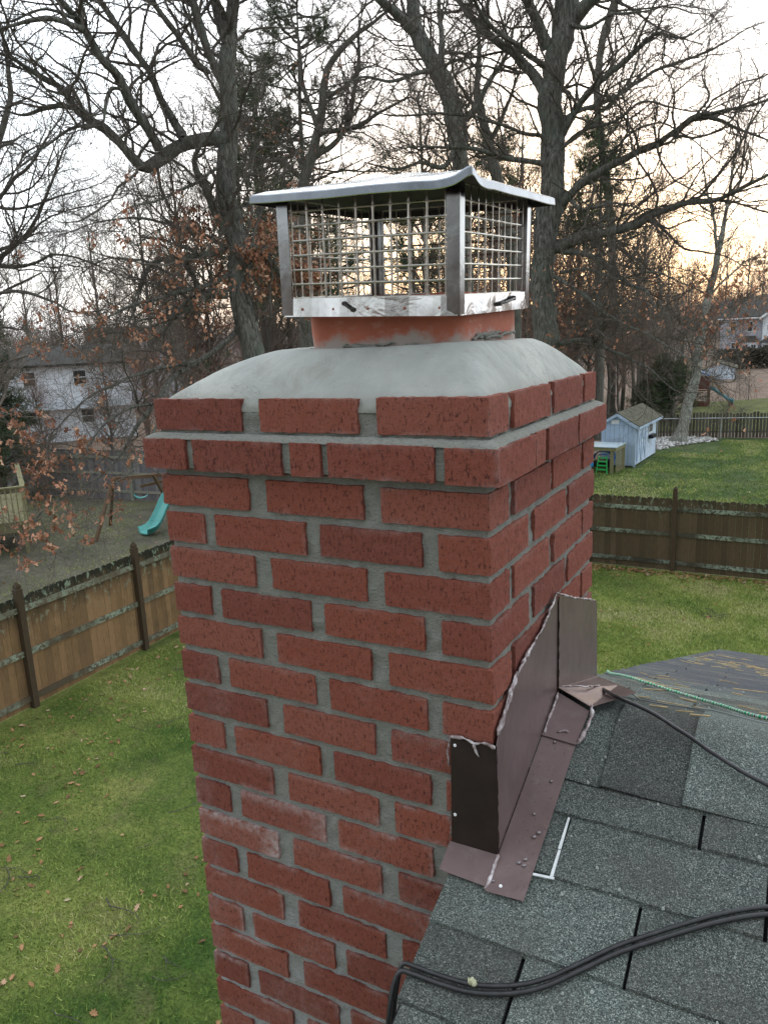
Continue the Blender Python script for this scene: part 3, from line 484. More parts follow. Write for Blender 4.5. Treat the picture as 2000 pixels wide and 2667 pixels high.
def add_brick(x0,x1,y0,y1,z0,z1,fine,eff=0.0):
    global bn
    j=lambda a:random.uniform(-a,a)
    cell=(0.006,)*3 if fine else (0.08,)*3
    V,F=brick_np(x0+j(.0015),x1+j(.0015),y0,y1,z0+j(.001),z1+j(.001),cell,amp=0.0007 if fine else 0,seed=0)
    c=V.mean(0); a=j(.004) if fine else 0; V=V-c; V=np.stack([V[:,0]+a*V[:,1],V[:,1]-a*V[:,0],V[:,2]+j(.004)*V[:,0]],1)+c
    BV.append(V);BF.append(F+bn);bn+=len(V);BA.append(np.full(len(V),random.random()))
    e=np.full(len(V),eff)
    if eff>0:   # salts bloom near the right end and top edge
        e=eff*np.clip(1-np.minimum((x1-V[:,0])/.05,(z1-V[:,2])/.02),0,1)+0.10*eff
    if fine:    # thin mortar smears along the arrises
        dd=np.sort(np.abs(np.stack([V[:,0]-x0,V[:,0]-x1,V[:,1]-y0,V[:,1]-y1,V[:,2]-z0,V[:,2]-z1],1)),axis=1)[:,1]
        e=np.maximum(e,np.clip(1-dd/.008,0,1)*np.clip(.10+.8*vnoise(V,22,5),0,.6)*(.35 if z0>-.5 else .9)+(.16*np.clip(vnoise(V,12,9),0,1) if z0<-.35 else 0))
    BE.append(e)
fe=[(-.66,-.457),(-.418,-.222),(-.187,0)]; fo=[(-.66,-.568),(-.54,-.34),(-.311,-.117),(-.088,0)]
se=[(0,.087),(.108,.306),(.33,.53),(.551,.64)]; so_=[(0,.184),(.217,.415),(.439,.64)]
BD=.10
EFF={(12,0):.75,(11,1):.45,(13,2):.22,(18,2):.25,(8,2):.2}
def course(k,fine):
    z0=-(k-2)*HC; z1=z0+BH
    if k==1:
        X=[(-.68,-.575),(-.559,-.366),(-.347,-.285),(-.272,-.083),(-.066,.02)]; Y=[(-.02,.157),(.165,.216),(.228,.422),(.436,.66)]
        xa,xb,ya,yb=-.68,.02,-.02,.66; z0+=.001;z1+=.0
    elif k%2==0: X,Y=fe,se; xa,xb,ya,yb=-.66,0,0,.64
    else: X,Y=fo,so_; xa,xb,ya,yb=-.66,0,0,.64
    # front wythe; corner bricks return round the corners
    for i,(a,b) in enumerate(X):
        d=BD if 0<i<len(X)-1 else None
        if d is None:
            if i==len(X)-1: ye=Y[0][1]
            else: ye=ya+(Y[0][1]-ya)
            add_brick(a,b,ya,ye,z0,z1,fine,EFF.get((k,i),0))
        else: add_brick(a,b,ya,ya+d,z0,z1,fine,EFF.get((k,i),0))
    for (a,b) in Y[1:-1]:
        add_brick(xb-BD,xb,a,b,z0,z1,fine); add_brick(xa,xa+BD,a,b,z0,z1,fine)
    for i,(a,b) in enumerate(X):
        if 0<i<len(X)-1: add_brick(a,b,yb-BD,yb,z0,z1,False)
        else: add_brick(a,b,Y[-1][0],yb,z0,z1,fine)
for k in range(0,int((0.19-G)/HC)+2): course(k,k<23)
me=npmesh('brickwork',np.concatenate(BV),np.concatenate(BF),{'val':np.concatenate(BA),'eff':np.concatenate(BE)},True)
bw=child(link('brickwork',me,BRICK))
# mortar core: one rough recessed skin, proud course beds at the corbel
def skin(x0,x1,y0,y1,z0,z1,cell,rec,amp,top=True):
    V,F=brick_np(x0+rec,x1-rec,y0+rec,y1-rec,z0,z1,(cell,)*3,r=.003,amp=0)
    D=np.stack([fbm(V,55,21,3),fbm(V,55,31,3),fbm(V,55,41,3)],1); V=V+D*amp; return V,F
mv=[];mf=[];n=0
for args in [(-.66,0,0,.64,-1.45,.182,.007,.0062,.0028),(-.68,.02,-.02,.66,.0745,.1265,.007,.0075,.0015),(-.66,0,0,.64,G,-1.45,.2,.0085,0.0)]:
    V,F=skin(*args); mv.append(V);mf.append(F+n);n+=len(V)
# sloped wash of mortar laid over the corbel course up to the top course
prof=[(-.0165,.1275),(-.014,.1315),(-.003,.137),(.012,.139),(.02,.13),(.0,.126)]
def ring(off,z,seg=90):
    x0,x1,y0,y1=-.66+off,0-off,0+off,.64-off
    P=[]
    for a,b in(((x0,y0),(x1,y0)),((x1,y0),(x1,y1)),((x1,y1),(x0,y1)),((x0,y1),(x0,y0))):
        for t in np.linspace(0,1,seg,endpoint=False): P.append((a[0]+(b[0]-a[0])*t,a[1]+(b[1]-a[1])*t,z))
    return np.array(P)
R_=[ring(o,z) for o,z in prof]; ns=len(R_[0]); V=np.concatenate(R_); V=V+np.stack([fbm(V,70,3),fbm(V,70,5),fbm(V,70,9)],1)*.0013
F=[(i*ns+j,i*ns+(j+1)%ns,(i+1)*ns+(j+1)%ns,(i+1)*ns+j) for i in range(len(prof)-1) for j in range(ns)]
mv.append(V);mf.append(np.array(F)+n)
mo=child(link('mortar_joints',npmesh('mortar_joints',np.concatenate(mv),np.concatenate(mf),None,True),MORTAR))
# crown
fx0,fx1,fy0,fy1=-.415,-.105,.145,.455
def crown_h(x,y):
    e=.004
    dx0=(x+.66-e)/(fx0+.66);dx1=(0-e-x)/(0-fx1);dy0=(y-e)/(fy0);dy1=(.64-e-y)/(.64-fy1)
    D=np.clip(np.stack([dx0,dx1,dy0,dy1]),0,1.3)
    p=-3.6; d=(np.mean(np.power(np.maximum(D,1e-3),p),0)*1.0)**(1/p); d=np.clip(d*1.02,0,1)
    return .0915*(1-(1-d)**1.33)
nx=150;xs=np.concatenate([np.linspace(-.656,-.004,nx)]);ys=np.linspace(.004,.636,nx)
xx,yy=np.meshgrid(xs,ys,indexing='ij');zz=.186+crown_h(xx,yy)
P=np.stack([xx.ravel(),yy.ravel(),zz.ravel()],1)
edge=np.minimum.reduce([P[:,0]+.656,-.004-P[:,0],P[:,1]-.004,.636-P[:,1]]); 
P[:,2]+=(fbm(P,9,2,3)*.0022+fbm(P,45,4,2)*.0005)*np.clip(edge/.02,0,1)
ragged=fbm(P*[1,1,0],60,8,3)*.0035
rim=edge<.0045
P[rim,2]+=ragged[rim]-.003; 
val=np.clip(1-edge/.02,0,1)
I=np.arange(nx*nx).reshape(nx,nx);F=np.stack([I[:-1,:-1],I[1:,:-1],I[1:,1:],I[:-1,1:]],-1).reshape(-1,4)
# skirt down to the brick tops
rimidx=np.concatenate([I[:,0],I[-1,1:],I[-2::-1,-1],I[0,-2:0:-1]]); sk=P[rimidx].copy(); sk[:,2]=.176
base=len(P); m_=len(rimidx); SF=np.array([(rimidx[i],base+i,base+(i+1)%m_,rimidx[(i+1)%m_]) for i in range(m_)])
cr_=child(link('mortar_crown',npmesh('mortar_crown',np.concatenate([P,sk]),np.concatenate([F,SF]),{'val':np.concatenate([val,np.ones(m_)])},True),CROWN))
# flue tile (hollow, rounded corners)
def rrect(x0,x1,y0,y1,r,per=10,edge_n=12):
    out=[]
    cs=[(x1-r,y0+r,-90),(x1-r,y1-r,0),(x0+r,y1-r,90),(x0+r,y0+r,180)]
    for i,(cx,cy,a0) in enumerate(cs):
        for t in np.linspace(0,90,per): a=math.radians(a0+t); out.append((cx+r*math.cos(a),cy+r*math.sin(a)))
        nxt=cs[(i+1)%4];a=math.radians(nxt[2]); q=(nxt[0]+r*math.cos(a),nxt[1]+r*math.sin(a)); p=out[-1]
        for t in np.linspace(0,1,edge_n+2)[1:-1]: out.append((p[0]+(q[0]-p[0])*t,p[1]+(q[1]-p[1])*t))
    return np.array(out)
flz=.36
outer=rrect(fx0,fx1,fy0,fy1,.045);inner=rrect(fx0+.022,fx1-.022,fy0+.022,fy1-.022,.03)
zs=np.linspace(.255,flz,9); rings=[np.c_[outer,np.full(len(outer),z)] for z in zs]+[np.c_[inner,np.full(len(inner),z)] for z in zs[::-1]]
ns=len(outer);V=np.concatenate(rings);V[:,:2]+=(fbm(V,20,5,2)*.0012)[:,None]
F=[(i*ns+j,i*ns+(j+1)%ns,(i+1)*ns+(j+1)%ns,(i+1)*ns+j) for i in range(len(rings)-1) for j in range(ns)]
val=np.clip(1-(V[:,2]-.268)/.055,0,1)
fl=child(link('flue_tile',npmesh('flue_tile',V,np.array(F),{'val':val},True),TERRA))
# torn mortar lumps round the flue foot
mb=MB()
def lump_strip(p,q,nl,hh,wd,seed):
    p=np.array(p);q=np.array(q)
    t=np.linspace(0,1,nl);pts=p+(q-p)*t[:,None];pts=pts+np.stack([fbm(pts,60,seed),fbm(pts,60,seed+1),fbm(pts,60,seed+2)],1)*.003
    rad=np.abs(fbm(pts,90,seed+3))*wd+.0012; rad[0]=rad[-1]=.0004; b_=MB(); b_.tube(pts,rad,7); child(b_.build('mortar_lump',MORTAR,None,True),chim)
for p,q,s in [((-.335,.142,.279),(-.225,.141,.280),1),((-.31,.139,.2765),(-.26,.139,.278),2),((-.415,.148,.2755),(-.385,.142,.2755),3),((-.20,.140,.277),(-.175,.138,.277),4),((-.15,.142,.273),(-.13,.148,.273),5),((-.1,.21,.288),(-.1,.33,.291),6),((-.1,.25,.284),(-.1,.40,.290),7),((-.102,.19,.283),(-.1,.28,.287),8)]:
    lump_strip(p,q,26,0,.0045,s)
# ================= CHIMNEY CAP =================
c0=np.array((-.2535,.267,.335))
cap=thing('flue_cap',tuple(c0),'shiny stainless steel chimney cap with mesh sides and hipped lid on the clay flue','chimney cap')
cap.rotation_euler=(.045,.045,0)
hw=.1665
lb=MB()  # band with thickness, four sides
bh=.031; t=.0015
for sx,sy,ex,ey,nr in [(-hw,-hw,hw,-hw,(0,-1)),(hw,-hw,hw,hw,(1,0)),(hw,hw,-hw,hw,(0,1)),(-hw,hw,-hw,-hw,(-1,0))]:
    nseg=24
    for i in range(1): pass
    P=[];L=np.linspace(0,1,nseg)
    for z in (0,bh*.5,bh):
        for l in L: 
            wv=.0010*math.sin(l*11+sx*20)+.0007*math.sin(l*23)+.0016*(1-z/bh)
            P.append((sx+(ex-sx)*l+nr[0]*(wv+t),sy+(ey-sy)*l+nr[1]*(wv+t),z))
    P=np.array(P);F=[(a*nseg+b,a*nseg+b+1,(a+1)*nseg+b+1,(a+1)*nseg+b) for a in range(2) for b in range(nseg-1)]
    Q=P.copy();Q[:,0]-=nr[0]*t;Q[:,1]-=nr[1]*t
    k=len(P);F2=F+[tuple(i+k for i in f[::-1]) for f in F]+[((2*nseg)+b,(2*nseg)+b+1,k+2*nseg+b+1,k+2*nseg+b) for b in range(nseg-1)]+[(b+1,b,k+b,k+b+1) for b in range(nseg-1)]
    lb.add(np.concatenate([P,Q]),F2)
band=lb.build('base_band',STEEL,cap,False)
# inner floor flange
fb=MB()
for a,b in (((-hw,-hw,.0),(hw,-hw+.04,.0015)),((-hw,hw-.04,.0),(hw,hw,.0015)),((-hw,-hw+.04,.0),(-hw+.04,hw-.04,.0015)),((hw-.04,-hw+.04,.0),(hw,hw-.04,.0015))): fb.box(a,b)
fb.build('floor_flange',STEEL,cap)
top=.197
for ix,iy in ((1,-1),(-1,-1),(1,1),(-1,1)):
    x=ix*(hw+.0035);y=iy*(hw+.0035);wA=.0225
    p=MB(); 
    p.box((min(x,x-ix*wA),min(y,y-iy*.0018),.002),(max(x,x-ix*wA),max(y,y-iy*.0018),top))
    p.box((min(x,x-ix*.0018),min(y-iy*.0018,y-iy*.020),.002),(max(x,x-ix*.0018),max(y-iy*.0018,y-iy*.020),top))
    p.build('corner_post',POSTM,cap,bevel=.0004)
def mesh_panel():
    """punched sheet: rounded rectangular holes, real thickness"""
    nc,nr=9,7; w0,h0=2*hw-.045,top-bh; cw,chh=w0/nc,h0/nr; V=[];F=[]
    for c in range(nc):
        for r in range(nr):
            x0=-w0/2+c*cw;z0=bh+r*chh; cx=x0+cw/2;cz=z0+chh/2
            bx=.0014+random.uniform(0,.0004); hx,hz=cw/2-bx,chh/2-bx
            K=16;outer_=[];inner_=[]
            for i in range(K):
                a=2*math.pi*i/K; ca,sa=math.cos(a),math.sin(a)
                s=1/max(abs(ca),abs(sa)); outer_.append((cx+ca*s*cw/2,cz+sa*s*chh/2))
                e=2/9.0; inner_.append((cx+hx*math.copysign(abs(ca)**e,ca),cz+hz*math.copysign(abs(sa)**e,sa)))
            b=len(V)
            # outer ring corner fix: snap diagonal points to cell corners
            for i in (1,2,5,6,9,10,13,14): pass
            for y in (-.0009,.0009):
                V+=[(p[0],y,p[1]) for p in outer_]+[(p[0],y*(.5),p[1]) for p in inner_]
            for i in range(K):
                j=(i+1)%K
                F.append((b+i,b+j,b+K+j,b+K+i)); F.append((b+3*K+i,b+3*K+j,b+2*K+j,b+2*K+i))
                F.append((b+K+i,b+K+j,b+3*K+j,b+3*K+i))
            # corner fillers
    V=np.array(V); 
    return V,np.array(F)
pv,pf=mesh_panel()
for i,ang in enumerate((0,90,180,270)):
    V=pv.copy(); V[:,1]+= (fbm(V,12,i+3,2)*.0010)- (hw-.0025)
    a=math.radians(ang);R2=np.array([[math.cos(a),-math.sin(a),0],[math.sin(a),math.cos(a),0],[0,0,1]]); V=V@R2.T
    link('mesh_screen',npmesh('mesh_screen',V,pf,None,False),MESHM,cap)
# corner diamonds between punched cells
# lid: low hip with folded lip; near corner kinked upward
lx0,lx1,ly0,ly1=-.445+.2535,-.045+.2535,.052-.267,.462-.267
def lidsurf():
    prof=[(0,0.,-.0115),(0,.0012,-.0010),(0,.004,.0010),(1,.0,.0075),(1,.5,.024),(1,1.0,.042)]
    seg=60; rings=[]
    cx,cy=(lx0+lx1)/2,(ly0+ly1)/2
    for ty,a,z in prof:
        pts=[]
        for k,(p,q) in enumerate((((lx0,ly0),(lx1,ly0)),((lx1,ly0),(lx1,ly1)),((lx1,ly1),(lx0,ly1)),((lx0,ly1),(lx0,ly0)))):
            for t in np.linspace(0,1,seg,endpoint=False):
                x=p[0]+(q[0]-p[0])*t;y=p[1]+(q[1]-p[1])*t
                if ty==0:
                    ins=a+.0; sx=(hw*1.25-ins)/(hw*1.25) ; X=cx+(x-cx)*sx;Y=cy+(y-cy)*sx
                else:
                    s=1-.10-(a)*.90 if a<1 else 0.0; s=max(s,0.0) if a<1 else 0.002; X=cx+(x-cx)*s;Y=cy+(y-cy)*s
                zz=top+z
                # near corner kink
                d=math.hypot((x-lx1),(y-ly0)); fall=1.0 if ty==0 else (0.30 if a<.4 else 0)
                zz+=fall*.0125*math.exp(-(d/.021)**2)-fall*.0015*math.exp(-((d-.06)/.02)**2)
                for (qx,qy,amp) in ((lx0,ly0,.002),(lx1,ly1,.001),(lx0,ly1,.003)):
                    zz+=fall*amp*math.exp(-(math.hypot(x-qx,y-qy)/.03)**2)
                pts.append((X,Y,zz+ (.0004*math.sin(x*38)+.0004*math.sin(y*31) if ty==0 else 0)))
        rings.append(np.array(pts))
    ns=len(rings[0]);V=np.concatenate(rings)
    F=[(i*ns+j,i*ns+(j+1)%ns,(i+1)*ns+(j+1)%ns,(i+1)*ns+j) for i in range(len(rings)-1) for j in range(ns)]
    # underside
    k=len(V);V2=V.copy();V2[:,2]-=.0013;V2[:,0]*=.998;V2[:,1]*=.998
    F+= [tuple(i+k for i in f[::-1]) for f in F]; F+=[(j,k+j,k+(j+1)%ns,(j+1)%ns) for j in range(ns)]
    return np.concatenate([V,V2]),np.array(F)
V,F=lidsurf(); lid=link('lid',npmesh('lid',V,F,None,False),LIDM,cap); lid.data.materials.append(LIPM)
nq=5*4*60-4*60; mi=np.zeros(len(lid.data.polygons),np.int32); mi[:480]=1; mi[1200:2400]=2; lid.data.materials.append(UNDERM); lid.data.polygons.foreach_set('material_index',mi)  # lip and underside faces take the steels with shade in their colour
for x in (-.128,-.064,0.004,.072,.135):
    s=MB();s.tube([(x,-hw-.0008,.0125),(x,-hw-.0035,.0125)],[.0028,.0022],10);s.build('screw',RUST,cap)
def wing(p,d,side):
    s=MB();p=np.array(p);d=np.array(d)
    nrm=np.array(side);s.tube([p+nrm*.002,p+nrm*.006+d*.25,p+nrm*.007+d*.6,p+nrm*.005+d],[.0022,.0026,.0024,.0022],8)
    s.tube([p-nrm*.001+np.array([0,0,0]),p+nrm*.007],[.0042,.0036],6); s.tube([p+d-nrm*.001,p+d+nrm*.006],[.0050,.0040],6); s.build('bolt',BOLT,cap)
wing((-.040,-hw-.002,.0215),(.016,0,-.010),(0,-1,0)); wing((hw+.002,.005,.013),(0,.075,.008),(1,0,0))
# ================= HOUSE UNDERFOOT: ROOF =================
RX0=-.06; RIDGE_Y,RIDGE_Z=.335,-.421; SN,SF_=.40,.375; EAVE_N,EAVE_F=-4.3,4.83
house=thing('house',(4.5,.3,G),'house whose grey green shingle roof the chimney stands against, seen from the rooftop','house')
def nearz(y): return RIDGE_Z+SN*(y-RIDGE_Y)
def farz(y): return RIDGE_Z-SF_*(y-RIDGE_Y)
XR=8.0
ub=MB()
ub.poly([(RX0,EAVE_N,nearz(EAVE_N)-.012),(XR,EAVE_N,nearz(EAVE_N)-.012),(XR,RIDGE_Y,RIDGE_Z-.012),(RX0,RIDGE_Y,RIDGE_Z-.012)],.02,(0,0,-1))
ub.poly([(RX0,RIDGE_Y,RIDGE_Z-.012),(XR,RIDGE_Y,RIDGE_Z-.012),(XR,EAVE_F,farz(EAVE_F)-.012),(RX0,EAVE_F,farz(EAVE_F)-.012)],.02,(0,0,-1))
roof=child(ub.build('roof',UNDER),house)
def inchim(x0,x1,y0,y1): return x0<0 and y1>.0 and y0<.64
def tabs(rows,zf,slope_sign,cuts0,name):
    VV=[];FF=[];AA=[];n=0
    for ri,(ylo,yhi) in enumerate(rows):
        cuts=[]; c=cuts0[ri%len(cuts0)] if ri<len(cuts0) else None
        if c is None: c=.237-.155*ri+random.uniform(-.012,.012)
        c=(c-RX0)%.305+RX0
        x=c-.305
        lim=2.6
        while x<lim:
            x0=max(RX0+random.uniform(-.004,.002),x+random.uniform(.002,.0034));x1=min(x+.305-random.uniform(.002,.0034),XR)
            if x1-x0<.01: x+=.305; continue
            xs0=x0 
            segs=[(ylo,yhi)]
            # cut round the chimney
            if x0<0.002 and max(ylo,yhi)>0 and min(ylo,yhi)<.64:
                if x1<=.01: x+=.305; continue
                a_,b_=(min(ylo,yhi),max(ylo,yhi))
                if a_<0<b_ and slope_sign>0:
                    pieces=[(x0,x1,a_,-.001),(.001,x1,-.001,b_)]
                else: pieces=[(.001,x1,a_,b_)]
            else: pieces=[(x0,x1,min(ylo,yhi),max(ylo,yhi))]
            val=min(1,max(0,random.gauss(.5,.25)))
            for (a,b,ya,yb) in pieces:
                nx_=max(2,int((b-a)/.02));ny_=4
                U=np.linspace(a,b,nx_+1);Yv=np.linspace(ya,yb,ny_+1);uu,vv=np.meshgrid(U,Yv,indexing='ij');uu=uu.ravel();vv=vv.ravel()
                tt=(np.abs(vv-ylo)/abs(yhi-ylo))  # 0 at lower edge
                ztop=zf(vv)+.0055*(1-tt)
                low=(np.abs(vv-(ylo))<1e-6)
                nzv=vnoise(np.stack([uu,vv,uu*0],1),35,3)*.0022
                vv2=np.where(low,vv+nzv*slope_sign,vv); zt=ztop+vnoise(np.stack([uu,vv,uu*0],1),9,5)*.0012
                T=np.stack([uu,vv2,zt],1);B=np.stack([uu,vv2,zf(vv2)-.006],1)
                I=np.arange(len(T)).reshape(nx_+1,ny_+1);q=np.stack([I[:-1,:-1],I[1:,:-1],I[1:,1:],I[:-1,1:]],-1).reshape(-1,4)
                rim=np.concatenate([I[:,0],I[-1,1:],I[-2::-1,-1],I[0,-2:0:-1]]);k=len(T)
                side=np.array([(rim[i],k+rim[i],k+rim[(i+1)%len(rim)],rim[(i+1)%len(rim)]) for i in range(len(rim))])
                VV.append(np.concatenate([T,B]));FF.append(np.concatenate([q,side])+n);n+=2*k;AA.append(np.full(2*k,val))
            x+=.305
    o=link(name,npmesh(name,np.concatenate(VV),np.concatenate(FF),{'val':np.concatenate(AA)},False),SHING); child(o,roof); return o
edges=[.16,.096,-.012,-.131,-.246]
while edges[-1]>EAVE_N: edges.append(edges[-1]-.1165)
rows=[(edges[i+1],edges[i]) for i in range(len(edges)-1)]
rows=[(.096,.20)]+rows[1:]
tabs(rows,nearz,1,[.303,.405,.237,.094,.25,.10],'near_slope_shingles')
ef_=[.51]
while ef_[-1]<EAVE_F: ef_.append(ef_[-1]+.1165)
tabs([(ef_[i+1],ef_[i]) for i in range(len(ef_)-1)],farz,-1,[],'far_slope_shingles')
# plain continuation of the roof to the right, outside the frame
pb=MB(); pb.poly([(2.6,EAVE_N,nearz(EAVE_N)+.002),(XR,EAVE_N,nearz(EAVE_N)+.002),(XR,RIDGE_Y,RIDGE_Z+.002),(2.6,RIDGE_Y,RIDGE_Z+.002)],.012,(0,0,-1)); pb.poly([(2.6,RIDGE_Y,RIDGE_Z+.002),(XR,RIDGE_Y,RIDGE_Z+.002),(XR,EAVE_F,farz(EAVE_F)+.002),(2.6,EAVE_F,farz(EAVE_F)+.002)],.012,(0,0,-1),.5)
child(pb.build('roof_continuation',SHING),roof)
# ridge cap shingles
def ridgecap(x0,x1,val):
    prof=[(.158,-.001)]+[(y,0) for y in (.20,.24,.27)]
    ys_=[.158,.20,.24,.27,.295,.315,.335,.355,.378,.41,.45,.512]
    def zc(y):
        if y<.27: return nearz(y)
        if y>.41: return farz(y)
        t=(y-.27)/(.14); a,b=nearz(.27),farz(.41); return a*(1-t)**2+2*t*(1-t)*(RIDGE_Z)+b*t*t
    n=10;X=np.linspace(x0,x1,n);V=[]
    for y in ys_:
        for i,x in enumerate(X):
            lift=.0085-.005*(i/(n-1)); V.append((x+vnoise(np.array([[x,y,0]]),40,6)[0]*.0015,y+(vnoise(np.array([[x,y,0]]),40,2)[0]*.003 if y<.16 else 0),zc(y)+lift+vnoise(np.array([[x,y,0]]),14,2)[0]*.0015))
    m_=len(ys_);V=np.array(V);F=[(a*n+b,a*n+b+1,(a+1)*n+b+1,(a+1)*n+b) for a in range(m_-1) for b in range(n-1)]
    I=np.arange(m_*n).reshape(m_,n);rim=list(np.concatenate([I[:,0],I[-1,1:],I[-2::-1,-1],I[0,-2:0:-1]]));k=len(V)
    B=V.copy();B[:,2]-=.009
    F+=[(rim[i],k+rim[i],k+rim[(i+1)%len(rim)],rim[(i+1)%len(rim)]) for i in range(len(rim))]
    return np.concatenate([V,B]),np.array(F),val
VV=[];FF=[];AA=[];n=0
for (a,b,v) in [(.003,.137,.45),(.133,.272,.05),(.268,.41,1.0)]+[(.406+.138*i,.548+.138*i,random.random()) for i in range(15)]:
    V,F,v=ridgecap(a,b,v);VV.append(V);FF.append(F+n);n+=len(V);AA.append(np.full(len(V),v))
child(link('ridge_cap',npmesh('ridge_cap',np.concatenate(VV),np.concatenate(FF),{'val':np.concatenate(AA)},True),SHING),roof)
# needle litter and grit caught on the far slope
mb=MB()
for i in range(330):
    while True:
        y=random.uniform(.9,3.6) if random.random()<.85 else random.uniform(.38,.9); x=random.uniform(0,1.6)
        if vnoise(np.array([[x*1.2,y*.8,2.]]),2.6,4)[0]+random.uniform(-.25,.25)>.12 or y<.7 and random.random()<.15: break
    yr=.51+.1165*round((y-.51)/.1165)+random.uniform(-.005,.03) if random.random()<.7 else y
    z=farz(yr)+.0075; a=random.uniform(-.7,.7);L=random.uniform(.012,.045)
    mb.bar((x-L*math.cos(a),yr-L*math.sin(a)*.4,z),(x+L*math.cos(a),yr+L*math.sin(a)*.4,z),random.uniform(.0012,.0035),.002,val=random.random())
o=mb.build('needle_litter',simple('tan_needles',(0.42,0.31,0.16),.9,0,.3,50)); tag(o,'tan pine needle litter lying in drifts along the far roof shingles','needle litter',kind='stuff')
mb=MB()
for i in range(90):
    x=random.uniform(.0,.5);y=random.uniform(-.3,.33) if i<60 else random.uniform(.35,1.2); z=(nearz(y) if y<RIDGE_Y else farz(y))+.006
    if x<.1 and y<.33: x+=.12
    r=random.uniform(.0012,.0032); mb.tube([(x,y,z-.001),(x,y,z+r*.8)],[r,r*.5],5)
o=mb.build('roof_grit',simple('pale_grit',(0.33,0.36,0.33),.9)); tag(o,'pale grit and mortar crumbs scattered on the near roof shingles','grit',kind='stuff')
# gable wall under the rake, far wall
wb=MB()
yN,yF=EAVE_N+.35,EAVE_F-.35
wb.poly([(.012,yN,G),(.012,yF,G),(.012,yF,farz(yF)-.04),(.012,RIDGE_Y,RIDGE_Z-.05),(.012,yN,nearz(yN)-.04)],.15,(1,0,0))
wb.poly([(XR-.3,yN,G),(XR-.3,yF,G),(XR-.3,yF,farz(yF)-.04),(XR-.3,RIDGE_Y,RIDGE_Z-.05),(XR-.3,yN,nearz(yN)-.04)],.15,(1,0,0))
wb.box((.17,yF-.15,G),(XR-.32,yF,farz(yF)-.06)); wb.box((.17,yN,G),(XR-.32,yN+.15,nearz(yN)-.06))
child(wb.build('wall',SIDH),house)
fb=MB(); fb.box((RX0-.002,EAVE_F,farz(EAVE_F)-.18),(XR,EAVE_F+.02,farz(EAVE_F)-.018)); child(fb.build('fascia',TRIMW),house); fb=MB(); fb.box((RX0-.002,EAVE_N-.02,nearz(EAVE_N)-.18),(XR,EAVE_N,nearz(EAVE_N)-.018)); child(fb.build('fascia',TRIMW),house)
# ================= FLASHING =================
fl_=thing('roof_flashing',(.0,.15,-.5),'bent brown metal flashing with sealant where chimney meets the roof','flashing')
def ch(o): return child(o,fl_)
X1=.0065
def plate(name,pts,th,nrm,m=FLASH): 
    b=MB();b.poly(pts,th,nrm);return ch(b.build(name,m))
plate('side_panel',[(X1,-.006,-.548),(X1,-.006,-.352),(X1,.005,-.333),(X1,.077,-.284),(X1,.137,-.259),(X1,.222,-.246),(X1,.272,-.229),(X1,.322,-.206),(X1,.332,-.215),(X1,.332,-.408)],.0012,(1,0,0))
plate('far_side_panel',[(X1+.0025,.335,-.412),(X1+.0025,.335,-.209),(X1+.0025,.645,-.325),(X1+.0025,.66,-.532)],.0012,(1,0,0))
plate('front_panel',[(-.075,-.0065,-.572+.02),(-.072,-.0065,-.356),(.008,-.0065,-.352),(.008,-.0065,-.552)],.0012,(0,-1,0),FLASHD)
o_=.0075
plate('front_apron',[(-.078,-.0085,nearz(-.0085)+.009),(.0125,-.0085,nearz(-.0085)+.009),(.012,-.062,nearz(-.062)+.0085),(-.076,-.058,nearz(-.058)+.0085)],.0012,(0,-.37,1))
plate('side_apron',[(.0095,-.07,nearz(-.07)+.0105),(.071,-.066,nearz(-.066)+.009),(.074,.24,nearz(.24)+.009),(.009,.24,nearz(.24)+.009)],.0012,(0,-.37,1))
plate('ridge_apron',[(.009,.228,nearz(.228)+.0125),(.0745,.222,nearz(.222)+.0125),(.080,.30,nearz(.30)+.0128),(.009,.331,nearz(.331)+.0125)],.0012,(0,-.37,1))
plate('far_apron',[(.010,.333,-.4015),(.082,.302,-.414),(.155,.36,-.396),(.088,.53,-.468),(.010,.665,-.520)],.0012,(0,.35,1))
def bead(pts,r,seed,nm='sealant_bead',m=SEAL,par=fl_,k=6):
    P=np.array(pts,float);n=max(6,int(np.linalg.norm(np.diff(P,axis=0),axis=1).sum()/.0035));t=np.linspace(0,len(P)-1,n)
    Q=np.stack([np.interp(t,np.arange(len(P)),P[:,i]) for i in range(3)],1); J=np.stack([fbm(Q,75,seed+i) for i in range(3)],1)*r*.42; Q=Q+J
    R=r*(.75+.55*fbm(Q,110,seed+7)); R=np.clip(R,r*.25,r*1.9);R[0]=R[-1]=r*.2
    b=MB();b.tube(Q,R,k);o=b.build(nm,m,None,True);child(o,par);return o
xs_=X1+.001
_b=bead
def bead(pts,r,seed,**k): return _b(pts,r*.62,seed,**k)
bead([(xs_,.0,-.338),(xs_,.077,-.283),(xs_,.137,-.257),(xs_,.222,-.244),(xs_,.272,-.227),(xs_,.324,-.203)],.0055,3)
bead([(xs_,.0,-.333),(xs_-.002,.06,-.290),(xs_-.002,.1,-.268)],.0045,13)
bead([(xs_,.325,-.203),(xs_,.335,-.206),(xs_+.001,.45,-.252),(xs_,.56,-.290),(xs_,.642,-.322)],.005,5)
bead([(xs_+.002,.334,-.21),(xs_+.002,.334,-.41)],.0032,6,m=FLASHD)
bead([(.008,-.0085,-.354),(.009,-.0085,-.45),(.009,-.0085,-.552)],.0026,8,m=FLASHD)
bead([(-.076,-.0075,-.352),(-.05,-.0085,-.349),(-.03,-.0085,-.356),(-.01,-.009,-.35),(.006,-.009,-.356)],.005,9)
bead([(-.073,-.007,-.354),(-.079,-.007,-.38),(-.077,-.007,-.41)],.004,10)
bead([(-.033,-.009,-.356),(-.028,-.010,-.366),(-.022,-.010,-.376)],.0055,11)
